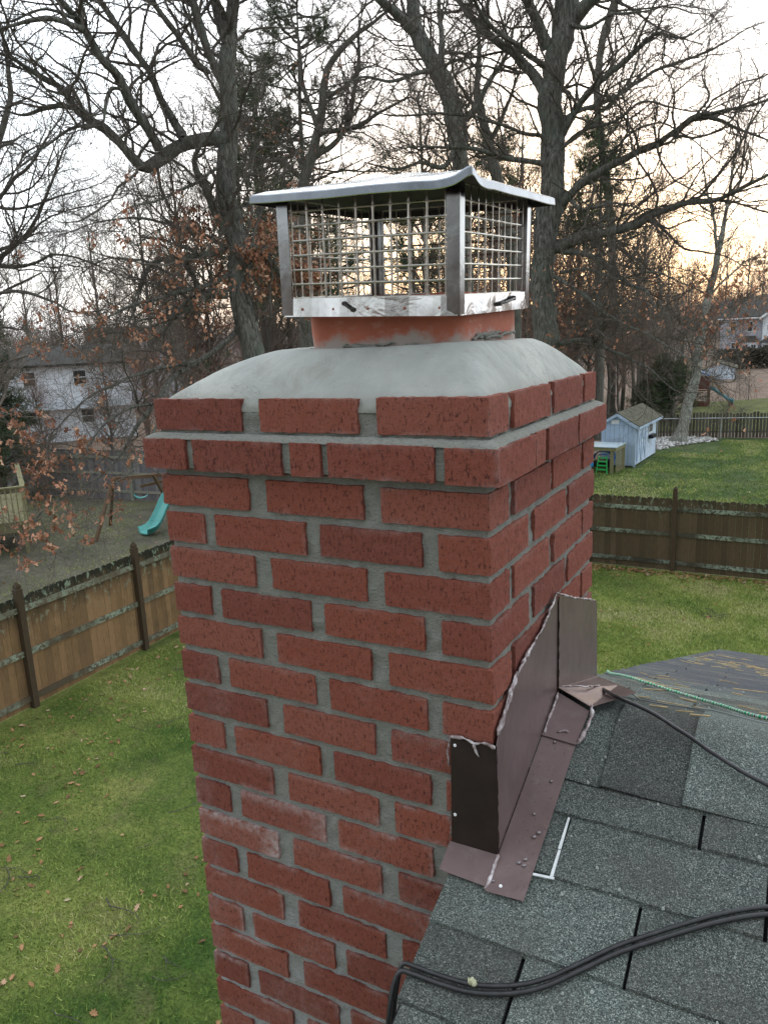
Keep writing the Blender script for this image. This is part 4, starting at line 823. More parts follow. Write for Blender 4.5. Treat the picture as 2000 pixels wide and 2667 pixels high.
bead([(-.078,-.006,-.50),(-.076,-.007,-.53),(-.079,-.007,-.548)],.0035,12)
bead([(.010,-.011,-.545),(.011,-.03,nearz(-.03)+.012),(.010,-.055,nearz(-.055)+.012),(.008,-.068,nearz(-.068)+.011)],.0062,14,m=SEAL)
bead([(.012,.325,-.407),(.013,.29,nearz(.29)+.016),(.012,.25,nearz(.25)+.015),(.013,.232,nearz(.232)+.014)],.0050,15)
bead([(.077,.225,nearz(.225)+.012),(.084,.255,nearz(.255)+.012),(.086,.29,nearz(.29)+.014),(.083,.305,-.408)],.0075,16)
bead([(.035,.238,nearz(.238)+.015),(.048,.246,nearz(.246)+.0155),(.055,.243,nearz(.243)+.015)],.005,17)
bead([(.015,.34,-.399),(.05,.40,-.421),(.06,.47,-.447)],.0038,18)
for p in ((-.064,-.0085,-.366),(-.067,-.0085,-.495)): b=MB();b.tube([p,(p[0],p[1]-.0015,p[2])],[.003,.0022],10);ch(b.build('nail',WHITE))
b=MB();b.tube([(.030,-.056,nearz(-.056)+.0115),(.030,-.0565,nearz(-.056)+.013)],[.003,.0022],10);ch(b.build('nail',WHITE))
mb=MB()
for i in range(120):
    if i<85: x=random.uniform(.014,.068);y=random.uniform(-.06,.29);r=random.choice([.0006,.0008,.001,.0012,.0034])if random.random()<.3 else .0007; z=nearz(y)+.0118; p=[(x,y,z-.0004),(x,y,z+r*.35),(x,y,z+r*.55)]
    else: y=random.uniform(.36,.64);z=random.uniform(-.44,-.26);r=random.uniform(.0006,.0013);x=X1+.0035;p=[(x,y,z),(x+r*.4,y,z),(x+r*.6,y,z)]
    mb.tube(p,[r,r*.8,r*.2],8)
for x,y in ((.045,-.012),(.053,-.004),(.054,-.014),(.055,.036),(.060,.045)): z=nearz(y)+.0115;mb.tube([(x,y,z),(x,y,z+.0012),(x,y,z+.002)],[.0042,.0036,.001],12)
o=mb.build('water_droplets',WATER,None,True);ch(o);tag(o,kind='stuff')
# ================= CABLES, ROPE, CAULK =================
def smoothpath(pts,n=90):
    P=np.array(pts,float);N=len(P);t=np.linspace(0,N-1,n);out=[]
    for q in t:
        i=min(int(q),N-2);f=q-i;p0=P[max(i-1,0)];p1=P[i];p2=P[i+1];p3=P[min(i+2,N-1)]
        out.append(.5*((2*p1)+(-p0+p2)*f+(2*p0-5*p1+4*p2-p3)*f*f+(-p0+3*p1-3*p2+p3)*f**3))
    return np.array(out)
def cable(name,pts,r,m,label,cat,group=None,n=110,k=10,vals=None,wob=0):
    P=smoothpath(pts,n)
    if wob: P=P+np.stack([fbm(P,14,5+i) for i in range(3)],1)*wob
    b=MB();b.tube(P,r,k)
    if vals: b.a=[np.repeat(np.array([vals(i) for i in range(n)]),k)]
    o=b.build(name,m,None,True);tag(o,label,cat,group);return o
rz=.0125
pa=[(-0.07, -0.211), (-0.051, -0.208), (-0.006, -0.207), (0.043, -0.202), (0.096, -0.185), (0.136, -0.162), (0.176, -0.128), (0.217, -0.092), (0.259, -0.062), (0.302, -0.033), (0.345, -0.006), (0.406, 0.024), (0.52, 0.06), (0.7, 0.085), (1.2, 0.11)]
cA=[(-.070,-0.211-.085,-.95),(-.072,-0.211-.055,-.80),(-0.07-.004,-0.211-.022,-.69),(-0.07-.004,-0.211-.006,-.648)]+[(x,y+.0042,nearz(y)+rz+.001) for x,y in pa]
cB=[(-.0745,-0.211-.095,-.95),(-.076,-0.211-.065,-.80),(-0.07-.007,-0.211-.034,-.695),(-0.07-.007,-0.211-.016,-.652)]+[(x+.001,y-.0050,nearz(y-.01)+rz) for x,y in pa]
cable('cable',cA,.0035,CABLE,'black cable draped over the roof edge, the upper of two side by side','cable','pair of black cables draped over the roof edge')
cable('cable',cB,.0039,CABLE,'black cable draped over the roof edge, the lower of two side by side','cable','pair of black cables draped over the roof edge')
mb=MB();mb.tube(smoothpath([(0.043-.010,-0.202+.002,nearz(-0.202)+.0165),(0.043-.004,-0.202+.003,nearz(-0.202)+.0185),(0.043+.002,-0.202-.001,nearz(-0.202)+.0165)],12),[.001,.004,.0055,.0035,.0052,.006,.0042,.0055,.0035,.0045,.003,.001],8);o=mb.build('foam_blob',simple('pale_yellow_foam',(0.50,0.50,0.33),.9,0,.2,200,.5));tag(o,'small pale yellow blob of foam stuck on the black cables','foam blob')
cable('coaxial_cable',[(-.06,.74,-.57),(-.01,.69,-.545),(.012,.66,-.53),(.035,.58,-.498),(.067,.465,-.452),(.098,.385,-.418),(.127,.33,-.398),(.185,.312,-.404),(.254,.283,-.422),(.32,.247,-.436),(.392,.218,-.449),(.55,.17,-.466),(.8,.12,-.487)],.0038,CABLE,'single black cable running from behind the flashing over the ridge to the right','cable',wob=.0012)
cable('rope',[(-.05,1.05,farz(1.05)+.01),(-.02,.97,farz(.97)+.012),(.03,.93,farz(.93)+.014),(.17,.735,farz(.735)+.014),(.282,.60,farz(.60)+.014),(.381,.49,farz(.49)+.014),(.6,.42,farz(.42)+.02),(1.0,.40,farz(.4)+.02)],.0036,ROPE,'green and white braided rope lying along the roof beyond the ridge','rope',n=330,vals=lambda i:(i*.37)%1.0,wob=.0008)
cable('grey_wire',[(-.02,.72,farz(.72)+.01),(.02,.65,farz(.65)+.015),(.066,.60,farz(.60)+.012),(.12,.50,farz(.50)+.012),(.16,.43,farz(.43)+.014),(.225,.40,farz(.40)+.018),(.31,.36,RIDGE_Z+.015),(.384,.352,RIDGE_Z+.014),(.55,.37,RIDGE_Z+.012),(.9,.40,farz(.4)+.012)],.0016,GREYW,'thin grey wire wandering along the roof ridge between rope and black cable','wire',wob=.003)
mb=MB();
Lp=[(.0995,.088),(.100,.03),(.1005,-.018)]
for a,b in ((0,1),(1,2)):
    (xa,ya),(xb,yb)=Lp[a],Lp[b];mb.bar((xa,ya,nearz(ya)+.0065),(xb,yb,nearz(yb)+.0085),.0042 if a else .0032,.0022,(0,-.4,1),wd2=.005)
mb.bar((.1055,-.0185,nearz(-.0185)+.009),(.072,-.0215,nearz(-.0215)+.009),.0038,.0022,(0,-.4,1))
o=mb.build('caulk_line',WHITESEAL);tag(o,'white L-shaped line of old caulk on the shingles beside the flashing','caulk line')
# ================= FENCES =================
def fence(name,p,q,posts,label,H,mb_,mr_,mp_,bw=.14,gap=.004,rails=(.25,.95,1.5),side=1,postcap=True,posth=None,dog=.03,rw=.09,jit=.012,cat='fence',group=None,th=.018):
    """rails and posts on the side given by side; boards are surface pattern inside one panel mesh"""
    p=np.array(p,float);q=np.array(q,float);L=np.linalg.norm(q-p);ang=math.atan2(q[1]-p[1],q[0]-p[0])
    t=thing(name,(p[0],p[1],G),label,cat,group,ang)
    b=MB();x=0
    while x<L:
        w_=bw*random.uniform(.94,1.04);h=H+random.uniform(-jit,jit);v=random.random();y0=random.uniform(-.003,.003)
        pr=[(x+gap/2,y0,.02),(x+w_-gap/2,y0,.02),(x+w_-gap/2,y0,h-dog),(x+w_-gap/2-dog*.8,y0,h),(x+gap/2+dog*.8,y0,h),(x+gap/2,y0,h-dog)]
        b.poly(pr,th,(0,1,0),v);x+=w_
    b.build('board_panel',mb_,t)
    ss=sorted([0]+list(posts)+[L])
    for z in rails:
        b=MB()
        for a,c in zip(ss[:-1],ss[1:]):
            dz=random.uniform(-.008,.008)
            if side>0: b.box((a+.01,th+.003,z-rw/2+dz),(c-.01,th+.041,z+rw/2+dz),random.random())
            else: b.box((a+.01,-.041,z-rw/2+dz),(c-.01,-.003,z+rw/2+dz),random.random())
        b.build('rail',mr_,t)
    ph=posth or H+.14
    for s in posts:
        b=MB();y0=(th-.005) if side>0 else -.10;w2=.05;tl=random.uniform(-.012,.012)
        b.box((s-w2,y0,0),(s+w2,y0+.105,ph-.14 if postcap else ph),.3)
        if postcap:
            cy=y0+.0525;zz=ph-.14
            pr=[(.052,0),(.056,.02),(.036,.035),(.044,.06),(.040,.09),(.004,.15)]
            V=[];
            for r,z in pr: V+=[(s-r,cy-r,zz+z),(s+r,cy-r,zz+z),(s+r,cy+r,zz+z),(s-r,cy+r,zz+z)]
            F=[(i*4+j,i*4+(j+1)%4,(i+1)*4+(j+1)%4,(i+1)*4+j) for i in range(len(pr)-1) for j in range(4)]+[(3,2,1,0),(20,21,22,23)]
            b.add(V,F,.3)
        o=b.build('post',mp_,t);
    return t
# own yard, left: runs along y; we see rails and posts
fence('wood_fence',(-9.72,-5.2),(-10.44,16.6),[1.62+2.45*i-.15 for i in range(9)],'orange brown cedar board fence with dark posts and mossy top left of the chimney',1.83,FA,FAR_,FAP,rails=(.16,.92,1.62),side=-1,posth=2.08,bw=.135)
fence('wood_fence',(-10.4,16.85),(19.5,16.5),[.95+2.47*i for i in range(12)][1:],'dark brown board fence with pale green lichen on its rails right of the chimney',1.68,FB,FBR,FAP,rails=(.20,.86,1.44),side=-1,posth=1.97,bw=.135)
fence('wood_fence',(-36,17.6),(-12,19.8),[2.0+2.44*i+.6 for i in range(9)],'weathered grey board fence across the back of the bare yard',1.86,FC,FCR,FCR,rails=(.32,1.0,1.6),side=-1,postcap=False,posth=1.70,bw=.13,dog=.02)
fence('picket_fence',(-9.6,38.0),(12,42.2),[],'weathered picket fence with gaps behind the pale blue shed and stones',1.22,FD,FD,FD,bw=.15,gap=.035,rails=(.3,.95),side=1,dog=.03,jit=.05,rw=.07)
def chainlink():
    p=np.array((-6.6,38.0));q=np.array((12,41.6));d=(q-p)/np.linalg.norm(q-p);t=thing('wire_fence',(p[0],p[1],G),'low galvanised pipe and wire fence in front of the pickets behind the stones','fence')
    b=MB();L=np.linalg.norm(q-p);b.tube([(0,0,1.03),(d[0]*L,d[1]*L,1.06)],.021,6);b.build('top_rail',GALV,t)
    for i in range(8):
        s=.65+2.85*i;b=MB();b.tube([(d[0]*s,d[1]*s,0),(d[0]*s+.02,d[1]*s,1.08)],.024,6);b.build('post',GALV,t)
chainlink()
# ================= SHED =================
sh=thing('garden_shed',(-5.50,30.08,G),'small pale blue garden shed with mossy gable roof beside white stones','shed',rz=math.radians(-3.0))
wd=1.30;dp=3.72;eh=1.72;ah=2.12
b=MB();b.poly([(-wd,0,.06),(0,0,.06),(0,0,eh),(-wd/2,0,ah),(-wd,0,eh)],.05,(0,1,0));b.poly([(-wd,dp,.06),(0,dp,.06),(0,dp,eh),(-wd/2,dp,ah),(-wd,dp,eh)],.05,(0,-1,0))
b.box((-wd,.052,.06),(-wd+.05,dp-.052,eh));b.build('wall',SHEDB,sh)
b=MB();b.box((-.05,.052,.06),(0,dp-.052,eh));b.build('side_wall',SHEDF,sh)
b=MB()
for x in np.arange(-wd+.16,-.05,.18): b.box((x-.005,-.004,.07),(x+.005,-.001,eh-.02+ (ah-eh)*(1-abs(x+wd/2)/(wd/2))),0)
b.build('panel_groove',simple('groove_dark',(0.12,0.16,0.22),.8),sh)
rf=MB();ov=.22
for s in(-1,1):
    xe=-wd/2+s*(wd/2+ov);ze=eh-(ah-eh)*ov/(wd/2)
    rf.poly([(-wd/2,-.16,ah+.03),(xe,-.16,ze+.03),(xe,dp+.14,ze+.03),(-wd/2,dp+.14,ah+.03)],.045,(s*.5,0,1))
rf.build('roof',ROOFM,sh)
b=MB()
for s in(-1,1):
    xe=-wd/2+s*(wd/2+ov);ze=eh-(ah-eh)*ov/(wd/2)
    b.bar((-wd/2,-.172,ah-.02),(xe,-.172,ze-.02),.022,.10,(0,0,1))
    b.bar((xe+s*.012,-.18,ze),(xe+s*.012,dp+.15,ze),.022,.09,(0,0,1))
b.bar((.02,-.012,.02),(.02,-.012,eh),.08,.03,(0,1,0)); b.bar((-.045,-.014,.06),(-.045,-.014,eh-.06),.10,.02,(0,1,0))
b.build('trim',TRIMB,sh)
b=MB();b.box((-.92,-.02,1.72),(-.60,-.006,1.89));b.build('panel_patch',TRIMW,sh)
for y0,y1 in ((.35,1.02),(1.05,1.72)):
    d=MB();d.box((.004,y0,.10),(.035,y1,eh-.16));do=d.build('door',SHEDF,sh)
    d=MB();d.bar((.045,y0+.05,.16),(.045,y1-.05,eh-.25),.02,.06,(0,0,1));d.bar((.05,y1-.05,.16),(.05,y0+.05,eh-.25),.02,.06,(0,0,1));d.bar((.045,y0+.03,.2),(.045,y0+.03,eh-.2),.02,.07,(0,1,0));d.bar((.045,y1-.03,.2),(.045,y1-.03,eh-.2),.02,.07,(0,1,0));d.build('door_brace',TRIMB,do)
d=MB();d.box((.036,.98,.9),(.07,1.09,1.0));d.build('latch',TRIMW,sh)
d=MB();d.box((.004,2.35,1.10),(.02,2.95,1.60));wo_=d.build('window',GLASS,sh);d=MB()
for a in ((.012,2.29,1.05,.035,2.35,1.65),(.012,2.95,1.05,.035,3.01,1.65),(.012,2.35,1.6,.035,2.95,1.65),(.012,2.35,1.05,.035,2.95,1.10),(.021,2.63,1.1,.03,2.67,1.6)): d.box(a[:3],a[3:])
d.build('window_frame',TRIMW,wo_)
d=MB();d.box((.02,2.3,.86),(.20,3.0,1.0));d.build('flower_box',BLACKP,sh)
# lean-to table next to shed, with child's play things beneath it
tb=thing('lattice_table',(-5.98,28.5,G),'timber table with pale blue top and lattice end in front of the blue shed','table',rz=math.radians(-4))
TH=1.04
b=MB();b.box((-1.7,-.08,TH-.03),(.16,1.28,TH));b.build('table_top',TABLET,tb)
b=MB();b.box((-1.68,-.06,TH-.16),(.14,-.02,TH-.031));b.box((.10,-.02,TH-.16),(.14,1.26,TH-.031));b.build('apron',DECK,tb)
for x,y in ((-.02,0),(.08,1.2),(-1.6,0),(-1.6,1.2)):
    b=MB();b.box((x-.07,y-.03,0),(x+.04,y+.06,TH-.031));b.build('leg',DECK,tb)
b=MB()
for k in range(-10,18):
    for s in(1,-1):
        pts=[]
        y0=.05+k*.115 if s>0 else .05+k*.115
        a=np.array([.105,y0,.04]);c=np.array([.105,y0+s*.86,.90])
        # clip to y range
        t0=0;t1=1
        for (lo,hi) in ((.05,1.15),):
            dy=c[1]-a[1];ta=(lo-a[1])/dy;tb2=(hi-a[1])/dy;t0=max(t0,min(ta,tb2));t1=min(t1,max(ta,tb2))
        if t1-t0>.03: b.bar(a+(c-a)*t0,a+(c-a)*t1,.008,.028,(0,0,1) ) if False else b.bar(a+(c-a)*t0+np.array([.006*(s>0),0,0]),a+(c-a)*t1+np.array([.006*(s>0),0,0]),.026,.005,(1,0,0))
b.build('lattice',DECK,tb)
cl=thing('step_ladder_toy',(-6.37,28.42,G),'green plastic toy ladder with blue rail under the lattice table','toy ladder',rz=math.radians(-4))
for x in (-.18,.18): b=MB();b.tube([(x*1.15,0,0),(x,.06,.35),(x*.8,.16,.68)],.022,6);b.build('leg',GREENP,cl)
for z,y,ww in((.14,.02,.2),(.29,.05,.19),(.44,.09,.17),(.58,.13,.16)): b=MB();b.box((-ww,y-.03,z),(ww,y+.06,z+.045));b.build('step',GREENP,cl)
b=MB();b.tube([(-.14,.16,.55),(-.15,.17,.72),(0,.2,.74),(.15,.17,.72),(.14,.16,.55)],.02,6);b.build('hand_rail',BLUEP,cl)
b=MB();V=[];R0=.52
for i in range(17):
    a=math.pi*i/16
    for y in(0,.42): V.append((-.42*math.cos(a),y,.36*math.sin(a)))
P=np.array(V);F=[(2*i,2*i+2,2*i+3,2*i+1) for i in range(16)];P2=P*np.array([.93,1,.90]);k=len(P)
b.add(np.concatenate([P,P2]),F+[tuple(j+k for j in f[::-1]) for f in F]+[(2*i,k+2*i,k+2*i+2,2*i+2) for i in range(16)])
o=b.build('toy_tunnel',BLUEP,None,True,loc=(-6.45,28.95,G+.45));tag(o,'blue plastic arched toy standing behind the green ladder under the table','toy')
b=MB();b.tube([(0,0,0),(0,0,.04),(0,0,.2),(0,0,.24)],[.05,.11,.11,.06],10);o=b.build('toy_barrel',simple('bright_blue_plastic',(.02,.25,.6),.4),None,True,loc=(-6.78,28.35,G+.25));tag(o,'round bright blue toy beside the green ladder under the table','toy')
b=MB();b.box((-.3,-.3,0),(.3,.3,.25));o=b.build('storage_crate',BLACKP,None,loc=(-6.45,29.0,G+.2),bevel=.02);tag(o,'dark storage crate under the pale blue lattice table','crate')
# stones
mb=MB();cnt=0
poly=[(-5.35,34.6),(-4.6,36.35),(-3.2,38.2),(-3.8,39.2),(-5.0,39.35),(-6.1,38.2),(-5.6,36)]
def inpoly(x,y,P):
    c=False;j=len(P)-1
    for i in range(len(P)):
        if (P[i][1]>y)!=(P[j][1]>y) and x<(P[j][0]-P[i][0])*(y-P[i][1])/(P[j][1]-P[i][1])+P[i][0]: c=not c
        j=i
    return c
while cnt<1900:
    x=random.uniform(-6.2,-3.1);y=random.uniform(34.5,39.4)
    if not inpoly(x,y,poly): continue
    r=random.uniform(.03,.085);z=G+.01+random.uniform(0,.09)
    V=np.array([(1,0,0),(.3,.9,.1),(-.8,.6,0),(-.8,-.7,.05),(.4,-.9,0),(.1,.1,.75),(0,0,-.5)],float);V=V*np.array([r,r*.8,r*.75])*np.random.default_rng(cnt).uniform(.75,1.25,(7,1))
    a=random.uniform(0,6.28);ca,sa=math.cos(a),math.sin(a);V=V@np.array([[ca,sa,0],[-sa,ca,0],[0,0,1]])+np.array([x,y,z])
    mb.add(V,[(0,1,5),(1,2,5),(2,3,5),(3,4,5),(4,0,5),(1,0,6),(2,1,6),(3,2,6),(4,3,6),(0,4,6)],random.random());cnt+=1
o=mb.build('stone_bed',STONE);tag(o,'bed of loose white landscaping stones beside the blue shed',kind='stuff')
# ================= PLAY SET FAR RIGHT =================
ps=thing('play_tower',(-5.95,55.2,G),'dark red play tower with blue green slide behind the picket fence','play tower')
for x in (-.46,.44):
    for y in (-.35,.5): b=MB();b.box((x-.045,y-.045,0),(x+.045,y+.045,2.0));b.build('post',PLAYW,ps)
b=MB();b.poly([(-.44,-.40,1.15),(.50,-.40,1.15),(.48,-.40,1.92),(.30,-.40,2.02),(-.22,-.40,2.02),(-.40,-.40,1.92)],.03,(0,-1,0));b.box((.45,-.34,1.0),(.48,.45,1.5));b.build('wall_panel',PLAYR,ps)
b=MB();b.box((-.5,-.39,1.02),(.49,.54,1.10));b.build('platform',PLAYW,ps)
b=MB();b.box((-.52,-.42,.0),(.5,-.36,.34))
for x in np.linspace(-.42,.4,9): b.box((x-.012,-.41,.34),(x+.012,-.39,1.0))
b.box((-.52,-.41,.62),(.5,-.38,.66));b.build('lower_rail',PLAYR,ps)
sp=[(.50,.05,1.12),(.66,0,1.16),(.86,-.05,1.02),(1.05,-.1,.86),(1.25,-.15,.78),(1.45,-.2,.62),(1.62,-.22,.46),(1.80,-.25,.36),(2.02,-.27,.34)]
b=MB();P=smoothpath(sp,30)
V=[];
for i,pp in enumerate(P):
    for dx,dz in ((-.28,.14),(-.26,0),(-.1,-.05),(.1,-.05),(.26,0),(.28,.14)): V.append((pp[0],pp[1]+dx,pp[2]+dz))
F=[(i*6+j,i*6+j+1,(i+1)*6+j+1,(i+1)*6+j) for i in range(29) for j in range(5)];V=np.array(V);V2=V-np.array([0,0,.03]);k=len(V)
b.add(np.concatenate([V,V2]),F+[tuple(q+k for q in f[::-1]) for f in F]+[(i*6,k+i*6,k+i*6+6,i*6+6) for i in range(29)]+[(i*6+5,i*6+11,k+i*6+11,k+i*6+5) for i in range(29)]);b.build('slide',SLIDEB,ps,True)
b=MB();b.box((1.75,-.5,0),(2.0,0,.28));b.build('slide_foot',BLACKP,ps)
b=MB();b.bar((.52,-.2,2.0),(1.95,-.5,0),.06,.09);b.bar((.52,.3,2.0),(1.75,1.0,0),.06,.09);b.build('swing_frame_leg',ORANGE,ps)
b=MB();b.bar((.62,-.1,1.85),(.72,-.1,1.25),.05,.05);b.build('climbing_bar',YEL,ps)
b=MB();b.poly([(-.42,-.1,2.42),(-.1,-.1,2.30),(.46,-.1,2.02),(.46,.5,2.02),(-.1,.5,2.30),(-.42,.5,2.42)],.05,(0,0,-1));b.build('canopy',PLAYB,ps)
b=MB();b.tube([(-.38,.1,2.02),(-.34,.1,2.4)],.1,8);b.build('canopy_roll',PLAYB,ps)
# ================= BUILDINGS =================
def window(par,x0,x1,z0,z1,y,nm='window',out=-1,mull=True):
    b=MB();b.box((x0,min(y,y+out*.02),z0),(x1,max(y,y+out*.02),z1));w_=b.build(nm,GLASS,par)
    b=MB();f=.07;ya,yb=sorted((y+out*.021,y+out*.07))
    b.box((x0-f,ya,z0-f),(x0,yb,z1+f));b.box((x1,ya,z0-f),(x1+f,yb,z1+f));b.box((x0,ya,z1),(x1,yb,z1+f));b.box((x0,ya,z0-f),(x1,yb,z0))
    if mull: b.box((x0,ya+.01,(z0+z1)/2-.025),(x1,yb-.01,(z0+z1)/2+.025))
    b.build('window_frame',TRIMW,w_);return w_
# white house on the left: front wall faces us; local x runs right along the wall
LHo=thing('house',(-42.2,28.9,G-.3),'white clapboard house with dark windows behind the grey fence and leafy branches','house',rz=math.atan2(4.87,3.96))
Lw=7.6;Hh=4.9
b=MB();b.box((0,0,0),(Lw,6,Hh));b.build('wall',SIDW,LHo)
b=MB();b.poly([(-.4,-.45,Hh),(Lw+.4,-.45,Hh),(Lw+.4,3,Hh+1.1),(-.4,3,Hh+1.1)],.15,(0,-.3,1));b.poly([(-.4,6.45,Hh),(Lw+.4,6.45,Hh),(Lw+.4,3,Hh+1.1),(-.4,3,Hh+1.1)],.15,(0,.3,1));b.build('roof',ROOFD,LHo)
b=MB();b.poly([(-.1,-.02,2.68),(Lw,-.02,2.68),(Lw,-.75,2.30),(-.1,-.75,2.30)],.06,(0,-.3,1));b.build('skirt_roof',simple('pale_skirt_roof',(.42,.44,.46),.8),LHo)
for x0,x1,z0,z1 in ((1.35,2.0,3.85,4.62),(.72,1.12,1.55,2.2),(1.38,1.78,1.55,2.2),(4.2,4.9,3.8,4.6),(4.4,5.1,1.4,2.2)): window(LHo,x0,x1,z0,z1,0)
# steep grey roofed house far behind the oak
FH=thing('house',(-53.6,51.2,G),'far grey house with steep dark gable glimpsed between oak branches','house',rz=.78)
b=MB();b.box((-4,0,0),(4,8,5.2));b.build('wall',SIDG,FH)
b=MB();b.poly([(-.1,-.02,5.2),(1.9,-.02,5.2),(.9,-.02,6.9)],.3,(0,-1,0));b.build('gable',SIDWB,FH)
b=MB();b.poly([(-4.4,-.4,5.2),(4.4,-.4,5.2),(4.4,4,7.4),(-4.4,4,7.4)],.15,(0,-.4,1));b.poly([(-4.4,8.4,5.2),(4.4,8.4,5.2),(4.4,4,7.4),(-4.4,4,7.4)],.15,(0,.4,1));b.build('roof',ROOFD,FH)
window(FH,-2.6,-1.9,3.2,4.4,0)
# two storey house on the right
RH=thing('house',(-6.0,123.8,G),'grey two storey house with bay window beyond the hedge on the right','house',rz=math.radians(2))
b=MB();b.box((-5.5,0,0),(0,9,5.9));b.build('wall',SIDG,RH)
b=MB();b.box((.02,-1.2,0),(9,8,5.9));b.poly([(.02,-1.2,5.9),(6,-1.2,5.9),(3,-1.2,8.0)],.3,(0,1,0));b.build('wing_wall',SIDWB,RH)
b=MB();b.poly([(-6,-.5,5.9),(1,-.5,5.9),(1,4.5,8.2),(-6,4.5,8.2)],.15,(0,-.4,1));b.poly([(-6,9.5,5.9),(1,9.5,5.9),(1,4.5,8.2),(-6,4.5,8.2)],.15,(0,.4,1))
for s in(-1,1): b.poly([(3,-1.7,8.1),(3+s*3.5,-1.7,5.65),(3+s*3.5,8.5,5.65),(3,8.5,8.1)],.15,(s*.5,0,1))
b.build('roof',ROOFD,RH)
b=MB();b.bar((3,-1.78,8.1),(-.5,-1.78,5.65),.05,.28);b.bar((3,-1.78,8.1),(6.5,-1.78,5.65),.05,.28);b.box((-6,-.56,5.72),(0,-.5,5.92));b.build('eave_trim',TRIMW,RH)
for a in ((-4.15,-3.5,4.15,5.35),(-1.95,-1.3,4.0,5.3),(-3.95,-3.45,.8,2.4),(-3.35,-2.9,.8,2.4)): window(RH,*a,0)
window(RH,.2,.9,.75,2.0,-1.2)
bay=MB();bay.box((-2.7,-.9,.3),(-.45,-.01,2.5));bo=bay.build('bay_window',SIDWB,RH)
for x0,x1 in ((-2.35,-1.8),(-1.3,-.75)):
    b=MB();b.box((x0,-.93,.6),(x1,-.905,2.1));g_=b.build('pane',GLASS,bo)
b=MB();b.box((-2.1+.0,-.96,.6),(-2.05,-.935,2.1));b.box((-1.05,-.96,.6),(-1.0,-.935,2.1));b.box((-2.35,-.96,1.33),(-.75,-.935,1.38));b.build('muntin',TRIMW,bo)
b=MB();b.poly([(-2.9,-1.1,2.5),(-.25,-1.1,2.5),(-.9,-.02,3.3),(-2.2,-.02,3.3)],.05,(0,-.5,1));b.build('bay_roof',ROOFD,RH)
b=MB();b.poly([(-.3,-2.2,2.35),(3,-2.2,2.35),(3,-1.22,3.0),(.5,-1.22,3.0)],.05,(0,-.5,1));b.build('porch_roof',ROOFD,RH)
# small white outbuilding in front of it
ws=thing('white_shed',(-6.0,81.8,G),'small white shed with mossy roof behind the play tower','shed',rz=math.radians(4))
b=MB();b.poly([(-2.95,0,0),(0,0,0),(0,0,1.0),(-1.6,0,1.58),(-2.95,0,.75)],.06,(0,1,0));b.box((-.06,.07,0),(0,5.5,1.0));b.box((-2.95,.07,0),(-2.9,5.5,.8));b.build('wall',WALLW,ws)
b=MB();b.poly([(-1.6,-.15,1.62),(.2,-.15,.98),(.2,5.6,.98),(-1.6,5.6,1.62)],.08,(.3,0,1));b.poly([(-1.6,-.15,1.62),(-3.15,-.15,.72),(-3.15,5.6,.72),(-1.6,5.6,1.62)],.08,(-.3,0,1));b.build('roof',ROOFM,ws)
b=MB()
for y in np.linspace(.3,5.2,9): b.box((.001,y,.1),(.03,y+.18,.95))
b.build('side_board',simple('peeling_red_board',(.32,.2,.18),.8),ws)
# ================= DECK =================
dk=thing('deck',(-18.45,12.45,G),'raised timber deck with baluster railing at the left edge beside the bare yard','deck',rz=math.atan2(.62,.43))
# local +x continues beyond corner (right), body towards -x and +y
zt=1.93;zf=.95
b=MB();b.box((-7,0,zf-.04),(0,5,zf));b.box((-7,-.02,zf-.30),(0,.02,zf-.045));b.box((-.02,.025,zf-.30),(.02,5,zf-.045));b.build('floor',DECK,dk)
b=MB();b.box((-7,-.06,zt-.04),(.06,.09,zt));b.box((-.08,.095,zt-.04),(.06,5,zt));b.box((-7,-.005,zt-.13),(0,.03,zt-.045));b.box((-.03,.035,zt-.13),(.005,5,zt-.045));b.build('top_rail',DECK,dk)
for i in range(52): 
    x=-.06-i*.135
    if x<-4.6: break
    b=MB();b.box((x-.019,-.045,zf-.25),(x+.019,-.024,zt-.042),random.random());b.build('baluster',DECK,dk)
for i in range(36):
    y=.08+i*.135;b=MB();b.box((.024,y-.019,zf-.25),(.045,y+.019,zt-.042),random.random());b.build('baluster',DECK,dk)
for x,y in((-.1,.1),(-2.4,.1),(-.1,2.4),(-4.8,.1)): b=MB();b.box((x-.05,y-.03,0),(x+.05,y+.07,zf-.31));b.build('post',DECK,dk)
# ================= SWING SET =================
sw=thing('swing_set',(-17.6,15.0,G),'timber swing set with teal slide in the bare yard left of the chimney','swing set',rz=math.atan2(.66,.75))
def loc2(x,y):  # world -> swing local
    a=math.atan2(.66,.75);dx,dy=x+17.6,y-15.0;return (dx*math.cos(a)+dy*math.sin(a),-dx*math.sin(a)+dy*math.cos(a))
b=MB();b.bar((-.72,-.72,0),(-.12,.05,1.72),.08,.09);b.build('leg',SWW,sw)
b=MB();b.bar((-.55,1.35,0),(-.12,.1,1.72),.08,.09);b.build('leg',SWW,sw)
b=MB();b.bar((1.05,-.2,1.80),(1.55,1.1,.1),.08,.09);b.build('leg',SWW,sw)
b=MB();b.bar((-.2,.05,1.70),(2.6,.05,1.70),.09,.11);b.build('beam',SWW,sw)
b=MB();b.bar((.62,.2,1.38),(1.38,.5,1.45),.05,.08);b.build('cross_brace',SWW,sw)
sp=[(1.80,.35,1.20),(1.55,.15,1.12),(1.30,-.05,.82),(1.08,-.22,.42),(.88,-.38,.16),(.62,-.58,.10)]
P=smoothpath(sp,24);T=np.gradient(P,axis=0);T[:,2]=0;T/=np.linalg.norm(T,axis=1)[:,None];Nn=np.stack([-T[:,1],T[:,0],T[:,0]*0],1)
V=[]
